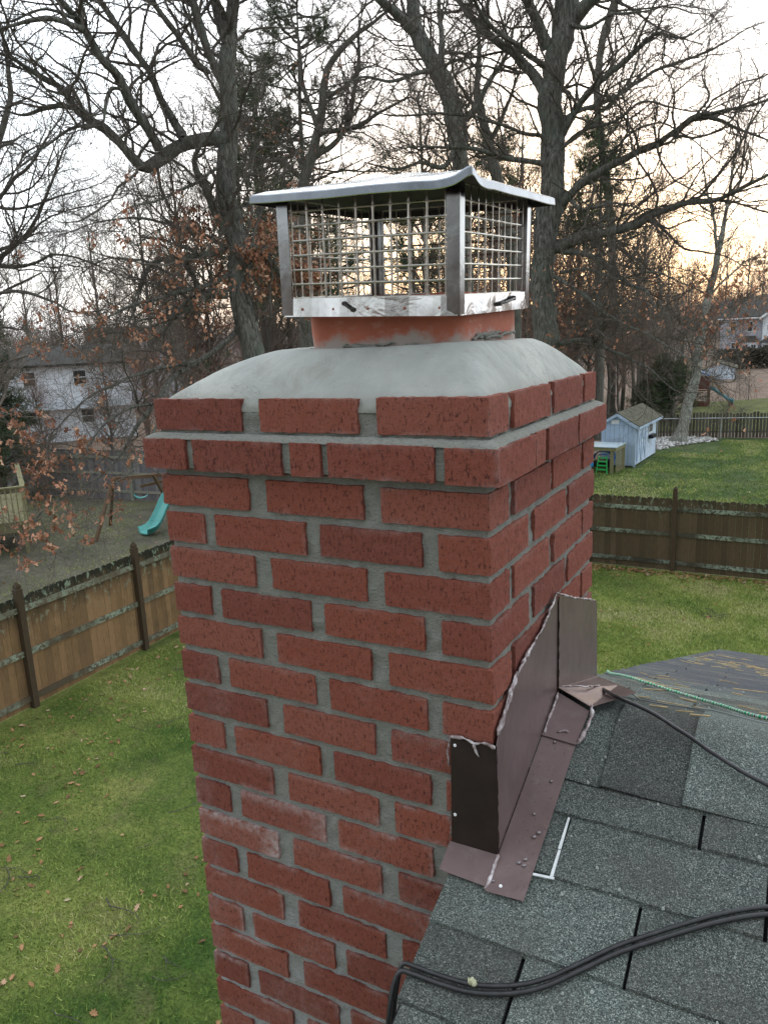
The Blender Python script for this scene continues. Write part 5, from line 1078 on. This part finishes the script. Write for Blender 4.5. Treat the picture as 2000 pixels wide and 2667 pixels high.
for pp,nn in zip(P,Nn):
    for w__,dz in((-.27,.16),(-.24,.17),(-.21,.02),(-.1,0),(.1,0),(.21,.02),(.24,.17),(.27,.16)): V.append(pp+nn*w__+np.array([0,0,dz]))
V=np.array(V);k=len(V);F=[(i*8+j,i*8+j+1,(i+1)*8+j+1,(i+1)*8+j) for i in range(23) for j in range(7)]
b=MB();b.add(np.concatenate([V,V-np.array([0,0,.05])]),F+[tuple(q+k for q in f[::-1]) for f in F]+[(i*8,k+i*8,k+i*8+8,i*8+8) for i in range(23)]+[(i*8+7,i*8+15,k+i*8+15,k+i*8+7) for i in range(23)]+[(23*8+j,23*8+j+1,k+23*8+j+1,k+23*8+j) for j in range(7)])
b.build('slide',SLIDE,sw,True)
b=MB();a0=[(.55+.22*math.cos(a),.9,1.05+.14*math.sin(a)) for a in np.linspace(math.pi,2*math.pi,9)]
P=np.array(a0);V=np.concatenate([P+np.array([0,-.1,0]),P+np.array([0,.1,0])]);F=[(i,i+1,i+10,i+9) for i in range(8)];b.add(np.concatenate([V,V-np.array([0,0,.02])]),F+[tuple(q+18 for q in f[::-1]) for f in F]);b.build('swing_seat',SLIDE,sw)
b=MB();b.tube([(.33,.9,1.05),(.33,.1,1.68)],.006,4);b.tube([(.77,.9,1.05),(.77,.1,1.68)],.006,4);b.build('swing_chain',GALV,sw)
# ================= TREES =================
def tubes(P,Rd,sides,val=None):
    """P (N,k,3), Rd (N,k): returns verts, quads"""
    N,k,_=P.shape
    T=np.gradient(P,axis=1);T/=np.linalg.norm(T,axis=2,keepdims=True)+1e-9
    ref=np.eye(3)[np.argmin(np.abs(T.mean(1)),axis=1)][:,None,:]
    A=np.cross(T,np.broadcast_to(ref,T.shape));A/=np.linalg.norm(A,axis=2,keepdims=True)+1e-9;B=np.cross(T,A)
    th=np.arange(sides)*2*np.pi/sides
    V=P[:,:,None]+Rd[:,:,None,None]*(np.cos(th)[None,None,:,None]*A[:,:,None]+np.sin(th)[None,None,:,None]*B[:,:,None])
    I=np.arange(N*k*sides).reshape(N,k,sides);J=np.roll(I,-1,axis=2)
    F=np.stack([I[:,:-1],J[:,:-1],J[:,1:],I[:,1:]],-1).reshape(-1,4)
    return V.reshape(-1,3),F
def walk(S,D,L,R0,k,wig,up,rng,tip=.35):
    """grow N twigs: start S, dir D, length L, base radius R0"""
    N=len(S);P=np.zeros((N,k,3));P[:,0]=S;D=D/np.linalg.norm(D,axis=1)[:,None];st=(L/(k-1))[:,None]
    for i in range(1,k):
        D=D+rng.normal(0,wig,(N,3))+np.array([0,0,up]);D/=np.linalg.norm(D,axis=1)[:,None];P[:,i]=P[:,i-1]+D*st
    Rd=R0[:,None]*(1-(1-tip)*np.linspace(0,1,k))[None]
    return P,Rd
def spawn(P,Rd,per,rng,tmin=.15,fwd=.7,flat=0.0,spread=1.0,zb=0.0):
    """children start points and directions along polylines"""
    N,k,_=P.shape;n=int(N*per) if per<1 or True else N
    idx=rng.integers(0,N,n) ;t=rng.uniform(tmin,1,n)*(k-1);i=np.minimum(t.astype(int),k-2);f=(t-i)[:,None]
    S=P[idx,i]*(1-f)+P[idx,i+1]*f;T=P[idx,i+1]-P[idx,i];T/=np.linalg.norm(T,axis=1)[:,None]+1e-9
    r=Rd[idx,i]*(1-f[:,0])+Rd[idx,i+1]*f[:,0]
    Q=rng.normal(0,1,(n,3));Q-=T*(Q*T).sum(1)[:,None];Q/=np.linalg.norm(Q,axis=1)[:,None]+1e-9
    D=T*fwd+Q*spread;D[:,2]+=zb
    return S,D,r,idx,t/(k-1)
def resample(pts,seg,rng,jit):
    A=np.array(pts,float);P=[A[0]];
    sm=smoothpath(A,max(6,int(np.linalg.norm(np.diff(A[:,:3],axis=0),axis=1).sum()/seg)+2)) if len(A)>2 else A
    sm=np.array(sm);sm[:,3]=np.maximum(sm[:,3],.004);j=fbm(sm[:,:3],1.3,5,3)[:,None]*0
    off=np.stack([fbm(sm[:,:3],1.1,11+i,3) for i in range(3)],1)*np.minimum(jit,sm[:,3:4]*1.6+.02);off[0]=0
    sm[:,:3]+=off;return sm
def leafcards(C,rng,size=(.06,.13),droop=True):
    n=len(C);s=rng.uniform(size[0],size[1],n)[:,None]
    a=rng.normal(0,1,(n,3));
    if droop: a[:,2]=-np.abs(a[:,2])-.5
    a/=np.linalg.norm(a,axis=1)[:,None];b=np.cross(a,rng.normal(0,1,(n,3)));b/=np.linalg.norm(b,axis=1)[:,None];c=np.cross(a,b)
    # lobed, curled oak leaf of 4 small quads
    pr=[(0,.03,0),(.28,.30,.10),(.5,.14,.04),(.74,.36,.14),(1.0,.04,-.10)]
    V=[];
    for u,wd,cu in pr:
        V.append(C+a*s*u+c*s*cu*.6+b*s*wd);V.append(C+a*s*u+c*s*(cu*.6-.10));V.append(C+a*s*u+c*s*cu*.6-b*s*wd)
    V=np.stack(V,1).reshape(-1,3);base=np.arange(n)[:,None]*15
    fs=[]
    for i in range(4):
        for j in(0,1): fs.append(np.concatenate([base+i*3+j,base+i*3+j+1,base+i*3+3+j+1,base+i*3+3+j],1))
    v=np.repeat(rng.random(n),15);return V,np.concatenate(fs),v
def oak(key,name,label,limbs,leaf=None,seed=1,dens=1.0,bark=None,toground=True,tw=1.0,group=None,leafdens=1.0,drop=()):
    rng=np.random.default_rng(seed);bark=bark or BARK
    l0=limbs[0]; base=np.array([l0[0][0],l0[0][1],G-.05]) if toground else np.array(l0[0][:3])
    t=thing(name,(base[0],base[1],G),label,'tree',group);o0=np.array([base[0],base[1],G])
    res=[resample(l,.22 if i==0 else .15,rng,.05) for i,l in enumerate(limbs)]
    tr=res[0]
    if toground:
        z0=tr[0,2];zs=np.linspace(G-.05,z0-.3,10);flare=1+.9*np.exp(-(zs-G)/.35)
        foot=np.stack([np.full(10,tr[0,0]),np.full(10,tr[0,1]),zs,tr[0,3]*1.08*flare],1);tr=np.concatenate([foot,tr])
    def lm(sm,sides):
        P=sm[None,:,:3]-o0;R=sm[None,:,3]
        V,F=tubes(P,R,sides);
        nn=fbm(V,2.6,7,3);k=sides;cen=np.repeat(sm[:,:3]-o0,k,0);d=V-cen;V=cen+d*(1+.13*nn+.11*vnoise(V*np.array([1,1,.25]),16,3)+.07*vnoise(V*np.array([1,1,.3]),34,9))[:,None];return V,F
    V,F=lm(tr,30);link('trunk',npmesh('trunk',V,F,None,True),bark,t)
    VV=[];FF=[];n=0
    for sm in res[1:]:
        V,F=lm(sm,9);VV.append(V);FF.append(F+n);n+=len(V)
    if VV: link('limbs',npmesh('limbs',np.concatenate(VV),np.concatenate(FF),None,True),bark,t)
    # level 2 branches
    S=[];D=[];Rr=[];Ls=[]
    for li,sm in enumerate(res):
        P=sm[:,:3];seg=np.linalg.norm(np.diff(P,axis=0),axis=1);L=seg.sum()
        lowk=.45 if (key=='L' and sm[-1,2]<-.6) or (key=='E' and sm[-1,2]<1.2) else 1.0
        n=max(3,int(L*3.2*dens*lowk)) if li else int(L*1.8*dens)
        cum=np.r_[0,np.cumsum(seg)];q=rng.uniform(L*(.12 if li else .05),L,n)
        i=np.clip(np.searchsorted(cum,q)-1,0,len(seg)-1);f=((q-cum[i])/seg[i])[:,None]
        s=P[i]*(1-f)+P[i+1]*f;tt=(P[i+1]-P[i])/seg[i][:,None];r=sm[i,3]
        Q=rng.normal(0,1,(n,3));Q-=tt*(Q*tt).sum(1)[:,None];Q/=np.linalg.norm(Q,axis=1)[:,None];Q[:,2]+=.25
        S.append(s);D.append(tt*.75+Q*.9);rr=np.clip(r*rng.uniform(.28,.55,n),.006,.032);Rr.append(rr);Ls.append(rng.uniform(.6,2.0,n)*np.clip(.5+rr*42,.6,1.9)*tw)
        # a tip fan
        s2=np.repeat(P[-1:],3,0);S.append(s2);D.append(np.repeat(tt[-1:]if n else P[-1:]-P[-2:-1],3,0)+rng.normal(0,.45,(3,3)));Rr.append(np.full(3,max(.006,sm[-1,3]*.8)));Ls.append(rng.uniform(.5,1.1,3)*tw)
    S=np.concatenate(S);D=np.concatenate(D);Rr=np.concatenate(Rr);Ls=np.concatenate(Ls)
    P2,R2=walk(S,D,Ls,Rr,9,.27,.03,rng)
    S3,D3,r3,_,_=spawn(P2,R2,8.5*dens,rng,.1,.8,spread=.8);n3=len(S3)
    P3,R3=walk(S3,D3,rng.uniform(.25,1.0,n3)*tw,np.clip(r3*.6,.0032,.010),6,.28,.04,rng)
    S4,D4,r4,_,_=spawn(P3,R3,3.2,rng,.2,.9,spread=.75);n4=len(S4)
    P4,R4=walk(S4,D4,rng.uniform(.1,.42,n4)*tw,np.clip(r4*.6,.0022,.0045),4,.20,.03,rng)
    VV=[];FF=[];n=0
    for P,R,k in((P2,R2,5),(P3,R3,3),(P4,R4,3)):
        V,F=tubes(P-o0,R,k);VV.append(V);FF.append(F+n);n+=len(V)
    link('twigs',npmesh('twigs',np.concatenate(VV),np.concatenate(FF)),TWIGD,t)
    if leaf is not None:
        tips=np.concatenate([P4[:,-1],P4[:,2],P3[:,-1],P3[:,3]]);pr=leaf(tips);tips=tips[rng.random(len(tips))<pr*leafdens]
        if len(tips):
            rp=7 if key=='L' else 3; tips=np.repeat(tips,rp,0)+rng.normal(0,.05,(rp*len(tips),3))
            V,F,v=leafcards(tips-o0,rng,(.055,.10) if key=='L' else (.045,.08));lo=link('leaves',npmesh('leaves',V,F,{'val':v}),LEAF,t);tag(lo,kind='stuff')
    return t
def leafL(P):
    c=fbm(P,.55,3,3);h=P[:,2]; near=(P[:,1]<11.2)
    base=np.clip((3.3-h)/1.6,0,1)
    return np.clip((c+.12)*1.5,0,1)*base*np.where(near,.045,1.0)
def leafR(P):
    c=fbm(P,.6,8,3);return np.clip((c-.05)*1.6,0,1)*np.clip((1.9-P[:,2])/1.2,0,1)*.10
def leafM(P):
    c=fbm(P,.5,18,3);return np.clip((c-.22)*1.6,0,1)*np.clip((8.5-P[:,2])/2,0,1)*.12
oak('L','oak_tree','big oak left of the chimney with bent limbs and rusty dead leaves',TR['L'],leafL,21,1.55)
oak('R','oak_tree','large grey oak right of the chimney cap with long limbs reaching right',TR['R'],leafR,22,1.6)
oak('M','oak_tree','bare forked tree standing directly behind the chimney cap',TR['M'],leafM,23,1.4)
oak('N','oak_tree','slim bare tree between the forked tree and the large grey oak',TR['N'],leafM,24,1.0,BARK2)
oak('O','oak_tree','thin straight trunk rising behind the large grey oak',TR['O'],None,25,1.0,BARK2)
oak('P','oak_tree','slender bare oak between the leafy oak and the forked tree',TR['P'],leafM,28,1.3,BARK2)
oak('B','leaning_tree','pale leaning tree growing from the white stones beside the shed',TR['B'],None,26,.9,BIRCH,tw=1.2)
oak('E','young_tree','young bare tree with many thin stems at the left edge',TR['E'],None,27,1.3,BARK2,tw=1.1)
# ---- generic background trees: prototypes with trunk / twigs, copied
def proto(seed,H,lean=.05,leafy=0.0,russet=False,spreadk=1.0):
    rng=np.random.default_rng(seed);k=14
    z=np.linspace(0,H*.95,k);off=np.cumsum(rng.normal(0,lean,(k,2)),0)*H*.06;P=np.c_[off,z][None];R=(.13*H/11*(1-.88*np.linspace(0,1,k))+.01)[None]
    V,F=tubes(P,R,8);tm=npmesh('trunk',V,F,None,True)
    S,D,r,_,tq=spawn(P,R,34+int(H),rng,.22,1.0,spread=.95,zb=.15);n=len(S)
    P1,R1=walk(S,D,H*rng.uniform(.16,.36,n)*(1.15-tq*.6)*spreadk,np.clip(r*.5,.018,.07),10,.14,.07,rng,.2)
    S,D,r,_,_=spawn(P1,R1,9,rng,.15,.9,spread=.8);n=len(S);P2,R2=walk(S,D,H*rng.uniform(.06,.18,n),np.clip(r*.55,.008,.022),7,.18,.05,rng)
    S,D,r,_,_=spawn(P2,R2,5,rng,.1,.9,spread=.8);n=len(S);P3,R3=walk(S,D,rng.uniform(.25,.9,n),np.clip(r*.5,.006,.010),4,.2,.04,rng)
    VV=[];FF=[];n=0
    for P_,R_,s in((P1,R1,5),(P2,R2,3),(P3,R3,3)):
        V,F=tubes(P_,R_,s);VV.append(V);FF.append(F+n);n+=len(V)
    bm_=npmesh('branches',np.concatenate(VV),np.concatenate(FF));lm_=None
    if leafy:
        tips=np.concatenate([P3[:,-1],P3[:,2]]);c=fbm(tips,.6,seed,2);tips=tips[(rng.random(len(tips))<np.clip(c+.1,0,1)*leafy)];V,F,v=leafcards(tips,rng,(.10,.18));lm_=npmesh('leaves',V,F,{'val':v})
    return tm,bm_,lm_
PR=[proto(101,12,.05),proto(102,10,.08,.25),proto(103,13,.04),proto(104,9,.09,.0),proto(105,11,.06,.5),proto(106,12,.07)]
for tm,bm_,lm_ in PR:
    tm.materials.append(BARK2);bm_.materials.append(TWIG if random.random()<.6 else TWIGR)
    if lm_: lm_.materials.append(LEAF)
def place(i,x,y,s=1.0,label='bare tree in the strip of wood behind the yards',group='bare trees in the strip of wood',name='bare_tree',zz=None):
    tm,bm_,lm_=PR[i];z=zz if zz is not None else float(hillz(np.array([x]),np.array([y]))[0])
    t=thing(name,(x,y,z),label,'tree',group,random.uniform(0,6.28));t.scale=(s,s,s*random.uniform(.92,1.08))
    link('trunk',tm,None,t);link('branches',bm_,None,t)
    if lm_: l=link('leaves',lm_,None,t);tag(l,kind='stuff')
def dirp(px,d):  # world xy along the viewing bearing of column px (0..1659) at distance d
    a=math.atan2(-.4738,.8523)+math.atan((px-830)/1661.5);return .406+d*math.sin(a),-1.058+d*math.cos(a)
rs=random.Random(5)
spots=[]
for px,d,i,s in [(570,38,0,1.35),(620,46,2,1.4),(745,45,1,1.2),(940,46,0,1.5),(1010,39,2,1.2),(1140,42,0,1.3),(1250,48,2,1.2),(1390,58,0,1.2),(360,39,0,1.0),(430,40,2,1.1),(-30,30,0,1.0),(170,64,2,1.1),(40,64,0,1.1),(250,62,2,1.15),(100,70,5,1.1),(110,33,3,.5),(250,33,1,.6),(330,31,3,.65),(400,33,0,.62),(330,52,0,.85),(450,38,4,.8),(20,68,2,.8),(150,72,5,.8),(290,63,0,.9),(420,50,2,.8),
    (480,40,2,.95),(560,34,4,.85),(600,44,0,1.0),(650,38,5,.95),(700,52,2,.9),(800,55,5,.9),(850,40,4,.7),(900,55,0,.9),(940,42,2,.9),(985,41,1,1.1),(1030,34,3,1.0),(1075,46,2,1.1),(1120,37,4,.9),(1160,50,5,1.2),(1210,46,4,1.0),(1240,54,0,1.1),
    (1275,47,1,1.05),(1300,58,5,1.1),(1318,46,5,.85),(1350,50,2,.9),(1345,44,3,.8),(1375,53,0,.95),(1400,48,3,.75),(1385,62,4,1.05),(1425,57,5,.9),(1440,66,2,.95),(1480,72,0,.95),(1500,86,3,1.0),(1530,100,3,.8),(1565,140,2,1.4),(1640,145,0,1.4),(1610,150,2,1.3),(1545,135,3,1.2),(1290,66,2,1.15),(1230,62,3,1.1),(1600,112,3,.6)]:
    x,y=dirp(px,d);place(i,x,y,s*rs.uniform(.94,1.06))
# brush along the fences
def thicket(name,label,cat,cx,cy,n,rad,H,mat,seed,kind=None,group=None,z=G,dens=6):
    rng=np.random.default_rng(seed);S=np.c_[rng.normal(0,rad,(n,2)),np.zeros(n)];D=np.c_[rng.normal(0,.25,(n,2)),np.ones(n)]
    P1,R1=walk(S,D,rng.uniform(.55,1,n)*H,rng.uniform(.008,.02,n),8,.10,.02,rng)
    S,D,r,_,_=spawn(P1,R1,dens,rng,.2,.9,spread=.7);P2,R2=walk(S,D,H*rng.uniform(.12,.4,len(S)),np.clip(r*.6,.005,.01),6,.2,.04,rng)
    S,D,r,_,_=spawn(P2,R2,4,rng,.2,.9,spread=.7);P3,R3=walk(S,D,H*rng.uniform(.05,.16,len(S)),np.clip(r*.6,.004,.006),4,.2,.03,rng)
    VV=[];FF=[];k=0
    for P_,R_ in((P1,R1),(P2,R2),(P3,R3)):
        V,F=tubes(P_,R_,3);VV.append(V);FF.append(F+k);k+=len(V)
    me=npmesh(name,np.concatenate(VV),np.concatenate(FF));o=link(name,me,mat,None,(cx,cy,z));tag(o,label,cat,group,kind);return o
pts=[dirp(p,d) for p,d in ((20,29),(75,31),(130,30),(190,32),(250,30),(300,31),(350,33),(410,36),(470,40),(520,41))]
for i,(x,y) in enumerate(pts[1::2]): thicket('bare_shrub','bare twiggy shrub behind the grey board fence','shrub',x,y,12,.6,2.7,TWIG if i%2 else TWIGR,300+i,group='bare shrubs behind the grey board fence')
for i,(px,d) in enumerate(((1590,44),(1560,43.5),(1620,60))):
    x,y=dirp(px,d);thicket('bare_shrub',['bare arching shrub at the picket fence below the blue green slide','low bare shrub tangled in the pickets beside the arching one','wide bare bush on the pale lawn right of the play tower'][i],'shrub',x,y,10,.35,1.5+.8*(i==2),BARK2,340+i)
# wooded mass on the rise far off, one uncountable mass
def woodland():
    rng=np.random.default_rng(77);VV=[];FF=[];k=0
    n=1500
    px=rng.uniform(-160,1900,n);d=rng.uniform(0,1,n)**.8*150+88
    a=math.atan2(-.4738,.8523)+np.arctan((px-830)/1661.5);keep=~((px>1480)&(d<150));a=a[keep];d=d[keep];n=len(a)
    X=.406+d*np.sin(a);Y=-1.058+d*np.cos(a);Z=hillz(X,Y)
    H=rng.uniform(4,8,n);S=np.c_[X,Y,Z];D=np.c_[rng.normal(0,.06,(n,2)),np.ones(n)]
    P1,R1=walk(S,D,H,rng.uniform(.06,.14,n),6,.05,.05,rng)
    S,D,r,_,_=spawn(P1,R1,13,rng,.15,.9,spread=.8,zb=.3);P2,R2=walk(S,D,rng.uniform(1.2,3.6,len(S)),np.clip(r*.45,.022,.05),5,.16,.06,rng)
    S,D,r,_,_=spawn(P2,R2,5,rng,.2,.9,spread=.8);P3,R3=walk(S,D,rng.uniform(.5,1.8,len(S)),np.clip(r*.5,.014,.022),3,.2,.04,rng)
    for P_,R_ in((P1,R1),(P2,R2),(P3,R3)):
        V,F=tubes(P_,R_,3);VV.append(V);FF.append(F+k);k+=len(V)
    o=link('woodland',npmesh('woodland',np.concatenate(VV),np.concatenate(FF)),simple('distant_twigs',(0.19,0.155,0.140),.95,0,.3,.1));tag(o,'bare brown woodland covering the far rise',kind='stuff')
woodland()
# pines
def pine(seed,H,x,y,label,cz=.25,s=1.0,wide=2.6,n_br=60):
    rng=np.random.default_rng(seed);t=thing('pine_tree',(x,y,G),label,'tree')
    z=np.linspace(0,H,14);P=np.c_[np.cumsum(rng.normal(0,.05,(14,2)),0),z][None];R=(.24*(1-.9*np.linspace(0,1,14)))[None]
    V,F=tubes(P,R,9);link('trunk',npmesh('trunk',V,F,None,True),BARK2,t)
    tq=rng.uniform(cz,1,n_br);zi=tq*13;i=np.minimum(zi.astype(int),12);f=(zi-i)[:,None];S=P[0,i]*(1-f)+P[0,i+1]*f
    a=rng.uniform(0,6.28,n_br);D=np.c_[np.cos(a),np.sin(a),rng.uniform(-.15,.45,n_br)]
    P1,R1=walk(S,D,wide*rng.uniform(.45,1.15,n_br)*(1.1-.75*(tq-cz)/(1-cz)),np.full(n_br,.045),8,.13,.02,rng,.3)
    S,D,r,_,_=spawn(P1,R1,8,rng,.25,.9,spread=.7,zb=.1);P2,R2=walk(S,D,rng.uniform(.3,1.0,len(S)),np.full(len(S),.012),5,.15,.06,rng)
    V1,F1=tubes(P1,R1,5);V2,F2=tubes(P2,R2,3);link('branches',npmesh('branches',np.concatenate([V1,V2]),np.concatenate([F1,F2+len(V1)])),BARK2,t)
    C=np.concatenate([P2[:,-1],P2[:,-2],P2[:,2],P1[:,-1]]);C=C[rng.random(len(C))<.8];n=len(C);K=17
    C=np.repeat(C,K,0)+rng.normal(0,.05,(n*K,3));d=rng.normal(0,1,(n*K,3));d[:,2]+=.6;d/=np.linalg.norm(d,axis=1)[:,None];L=rng.uniform(.12,.30,n*K)[:,None];b=np.cross(d,rng.normal(0,1,(n*K,3)));b/=np.linalg.norm(b,axis=1)[:,None]
    V=np.stack([C-b*.011,C+b*.011,C+d*L],1).reshape(-1,3);F=np.arange(len(V)).reshape(-1,3);o=link('needles',npmesh('needles',V,F,{'val':np.repeat(np.clip(np.repeat(rng.random(n),K)+rng.normal(0,.15,n*K),0,1),3)}),NEEDLE,t);tag(o,kind='stuff')
for sd,H,px,d,lab,cz,wd,nb in ((1,17.5,700,31,'dark green pine behind the chimney cap between oak and forked tree',.38,4.6,105),(2,17,610,35,'dark pine just right of the leafy oak trunk',.42,3.6,80),(3,12.5,905,37,'thin yellow green pine above the chimney cap',.6,1.8,40),(4,14.6,1300,40,'dark pine behind the right hand oak limbs',.62,2.3,70),(5,14.2,1075,38,'narrow pine between the forked tree and the large grey oak',.6,1.5,40),(6,6.6,1,32,'dark evergreen at the left edge beside the white house',.05,1.7,80),(7,3.4,1455,48,'low dark evergreen behind the shed and picket fence',.05,1.8,60),(8,2.6,1422,49,'second low dark evergreen behind the shed, further left',.05,1.0,40)):
    x,y=dirp(px,d);pine(400+sd,H,x,y,lab,cz,1,wd,nb)
# hedge in front of the far right house
def hedge():
    rng=np.random.default_rng(9);a=np.array(dirp(1560,100));b=np.array(dirp(1760,104));n=9000
    t=rng.random(n)[:,None];C=a+(b-a)*t;C=np.c_[C+rng.normal(0,.6,(n,2)),G+rng.uniform(0,1,n)**.7*2.4+fbm(np.c_[C,C[:,:1]*0],.5,2)*.3];d=rng.normal(0,1,(n,3));d/=np.linalg.norm(d,axis=1)[:,None];e=np.cross(d,rng.normal(0,1,(n,3)))
    V=np.stack([C-e*.06,C+e*.06,C+d*.32],1).reshape(-1,3);o=link('hedge',npmesh('hedge',V,np.arange(len(V)).reshape(-1,3),{'val':np.repeat(rng.random(n)*.5,3)}),simple('hedge_brown',(.05,.045,.032),.9,0,.4,1));tag(o,'dark hedge in front of the grey two storey house','hedge')
hedge()
# ================= GRASS AND LITTER =================
def tufts(name,label,n,xr,yr,seed,h=(.015,.045),wd=.004,cond=None):
    rng=np.random.default_rng(seed);X=rng.uniform(*xr,n);Y=rng.uniform(*yr,n)
    if cond is not None: k=cond(X,Y);X=X[k];Y=Y[k]
    P=np.c_[X,Y,X*0];c=fbm(P,.8,4,4);k=rng.random(len(X))<np.clip(.65+c*.5,.15,1);X=X[k];Y=Y[k];c=c[k];n=len(X)
    C=np.c_[X,Y,np.full(n,G+.004)];a=rng.uniform(0,6.28,n);s=np.c_[np.cos(a),np.sin(a),a*0]*wd*rng.uniform(.6,1.6,n)[:,None];ln=np.c_[rng.normal(0,.6,(n,2)),np.ones(n)]*rng.uniform(*h,n)[:,None]
    V=np.stack([C-s,C+s,C+ln],1).reshape(-1,3);v=np.clip(.45+c*.6+rng.normal(0,.2,n),0,1)
    o=link(name,npmesh(name,V,np.arange(len(V)).reshape(-1,3),{'val':np.repeat(v,3)}),BLADE);tag(o,label,kind='stuff')
tufts('grass','short green winter grass on the lawn left of the chimney',420000,(-9.9,-1.6),(-.5,16.5),1,cond=lambda X,Y:(Y<13+X*0)&(X<-.8-.0*Y))
tufts('grass','short bright grass on the lawn between chimney and dark fence',260000,(-7,2.6),(8.5,16.7),2,h=(.02,.05),wd=.005)
tufts('grass','darker grass on the lawn beyond the dark board fence',160000,(-8.5,6),(17.2,38.5),3,h=(.03,.06),wd=.010,cond=lambda X,Y:(X>-8.8+.05*(Y-17))&~((X<-5.2)&(Y>29.8))&~((X<-3.0)&(X>-6.3)&(Y>34.3)))
tufts('grass','sparse dry grass on the bare yard beyond the cedar fence',70000,(-27,-10.5),(3,18.5),4,h=(.02,.05),wd=.007)
def litter(name,label,pts,seed,size,mat=None):
    rng=np.random.default_rng(seed);n=len(pts);s=rng.uniform(*size,n)
    ol=[(0,-.5),(.12,-.28),(.34,-.30),(.22,-.10),(.48,.02),(.22,.12),(.30,.36),(.08,.28),(0,.52),(-.08,.28),(-.30,.36),(-.22,.12),(-.48,.02),(-.22,-.10),(-.34,-.30),(-.12,-.28)]
    ol=np.array(ol)*np.array([.66,1.05]);V=[];F=[]
    for i,(x,y) in enumerate(pts):
        a=rng.uniform(0,6.28);c,s_=math.cos(a),math.sin(a);q=ol@np.array([[c,s_],[-s_,c]])*s[i]*np.array([1,1]);curl=rng.uniform(-.3,.9);tx,ty=rng.normal(0,.3,2)
        z=G+.022+ (np.abs(ol[:,0])**1.5*curl+.0)*s[i]+q[:,0]*tx+q[:,1]*ty;z=np.maximum(z,G+.012);b=len(V)*17
        V.append(np.concatenate([[[x,y,G+.02]],np.c_[q[:,0]+x,q[:,1]+y,z]]));F+=[(b,b+1+j,b+1+(j+1)%16) for j in range(16)]
    V=np.concatenate(V);o=link(name,npmesh(name,V,np.array(F),{'val':np.repeat(rng.random(n),17)}),mat or FALLEN);tag(o,label,kind='stuff')
rg=np.random.default_rng(31)
P=np.c_[rg.uniform(-9.6,-1.5,2600),rg.uniform(.2,13,2600)];c=fbm(np.c_[P,P[:,:1]*0],.9,6,3);P=P[rg.random(2600)<np.clip(.15+c*.9,.05,1)]
edge=np.c_[rg.uniform(-9.75,-9.3,150)-.0,rg.uniform(2,13,150)]
litter('fallen_leaves','orange brown oak leaves scattered on the lawn left of the chimney',np.concatenate([P,edge]),32,(.035,.105))
P=np.c_[rg.uniform(-6.5,3,60),rg.uniform(9,16,60)];E_=np.c_[rg.uniform(-7,3.5,900),16.62-rg.gamma(1.6,.11,900)]
litter('fallen_leaves','brown leaves heaped along the foot of the dark board fence',E_,33,(.07,.14)); litter('fallen_leaves','few leaves scattered on the bright lawn right of the chimney',P,34,(.07,.13))
P=np.c_[rg.uniform(-8,5,160),rg.uniform(18,36,160)];litter('fallen_leaves','pale leaves dotted over the darker lawn near the shed',P[(P[:,0]>-5)|(P[:,1]<28)],35,(.08,.16))
P=np.c_[rg.uniform(-26,-10.5,260),rg.uniform(4,18,260)];litter('fallen_leaves','brown leaves scattered over the bare yard',P,36,(.07,.13))
def sticks():
    rng=np.random.default_rng(55);n=95;S=np.c_[rng.uniform(-9.3,-2.2,n),rng.uniform(1,12,n),np.full(n,G+.03)];a=rng.uniform(-.7,.9,n);D=np.c_[np.cos(a),np.sin(a),a*0]
    P1,R1=walk(S,D,rng.uniform(.10,.75,n),rng.uniform(.003,.008,n),8,.3,0,rng);P1[:,:,2]=G+.03
    S,D,r,_,_=spawn(P1,R1,3,rng,.3,1,spread=.6);D[:,2]=0;P2,R2=walk(S,D,rng.uniform(.06,.3,len(S)),np.clip(r*.6,.002,.005),5,.15,0,rng);P2[:,:,2]=G+.03
    V1,F1=tubes(P1,R1,5);V2,F2=tubes(P2,R2,4);o=link('twig_litter',npmesh('twig_litter',np.concatenate([V1,V2]),np.concatenate([F1,F2+len(V1)])),BARK2);tag(o,'fallen twigs and small branches on the lawn left of the chimney',kind='stuff')
sticks()
def clump(x,y,seed,lab):
    rng=np.random.default_rng(seed);n=40;S=np.c_[rng.normal(0,.12,(n,2)),np.full(n,.02)];D=np.c_[rng.normal(0,1,(n,2)),rng.uniform(0,.25,n)];P1,R1=walk(S,D,rng.uniform(.1,.3,n),np.full(n,.004),5,.2,0,rng);V,F=tubes(P1,R1,4);o=link('leaf_clump',npmesh('leaf_clump',V,F),BARK2,None,(x,y,G));tag(o,lab,'leaf clump')
clump(-.9,14.1,61,'small dark clump of dead twigs on the bright lawn'); clump(-5.2,6.6,62,'small dark heap of dead twigs on the left lawn')
# three bare trees of the street behind the camera: the polished cap mirrors them
for i,(x,y,s) in enumerate(((-6,-15,1.2),(3,-18,1.35),(13,-12,1.15),(16,3,1.2))):
    place([0,2,5,1][i],x,y,s,'bare tree on the street side of the house','bare trees on the street side')
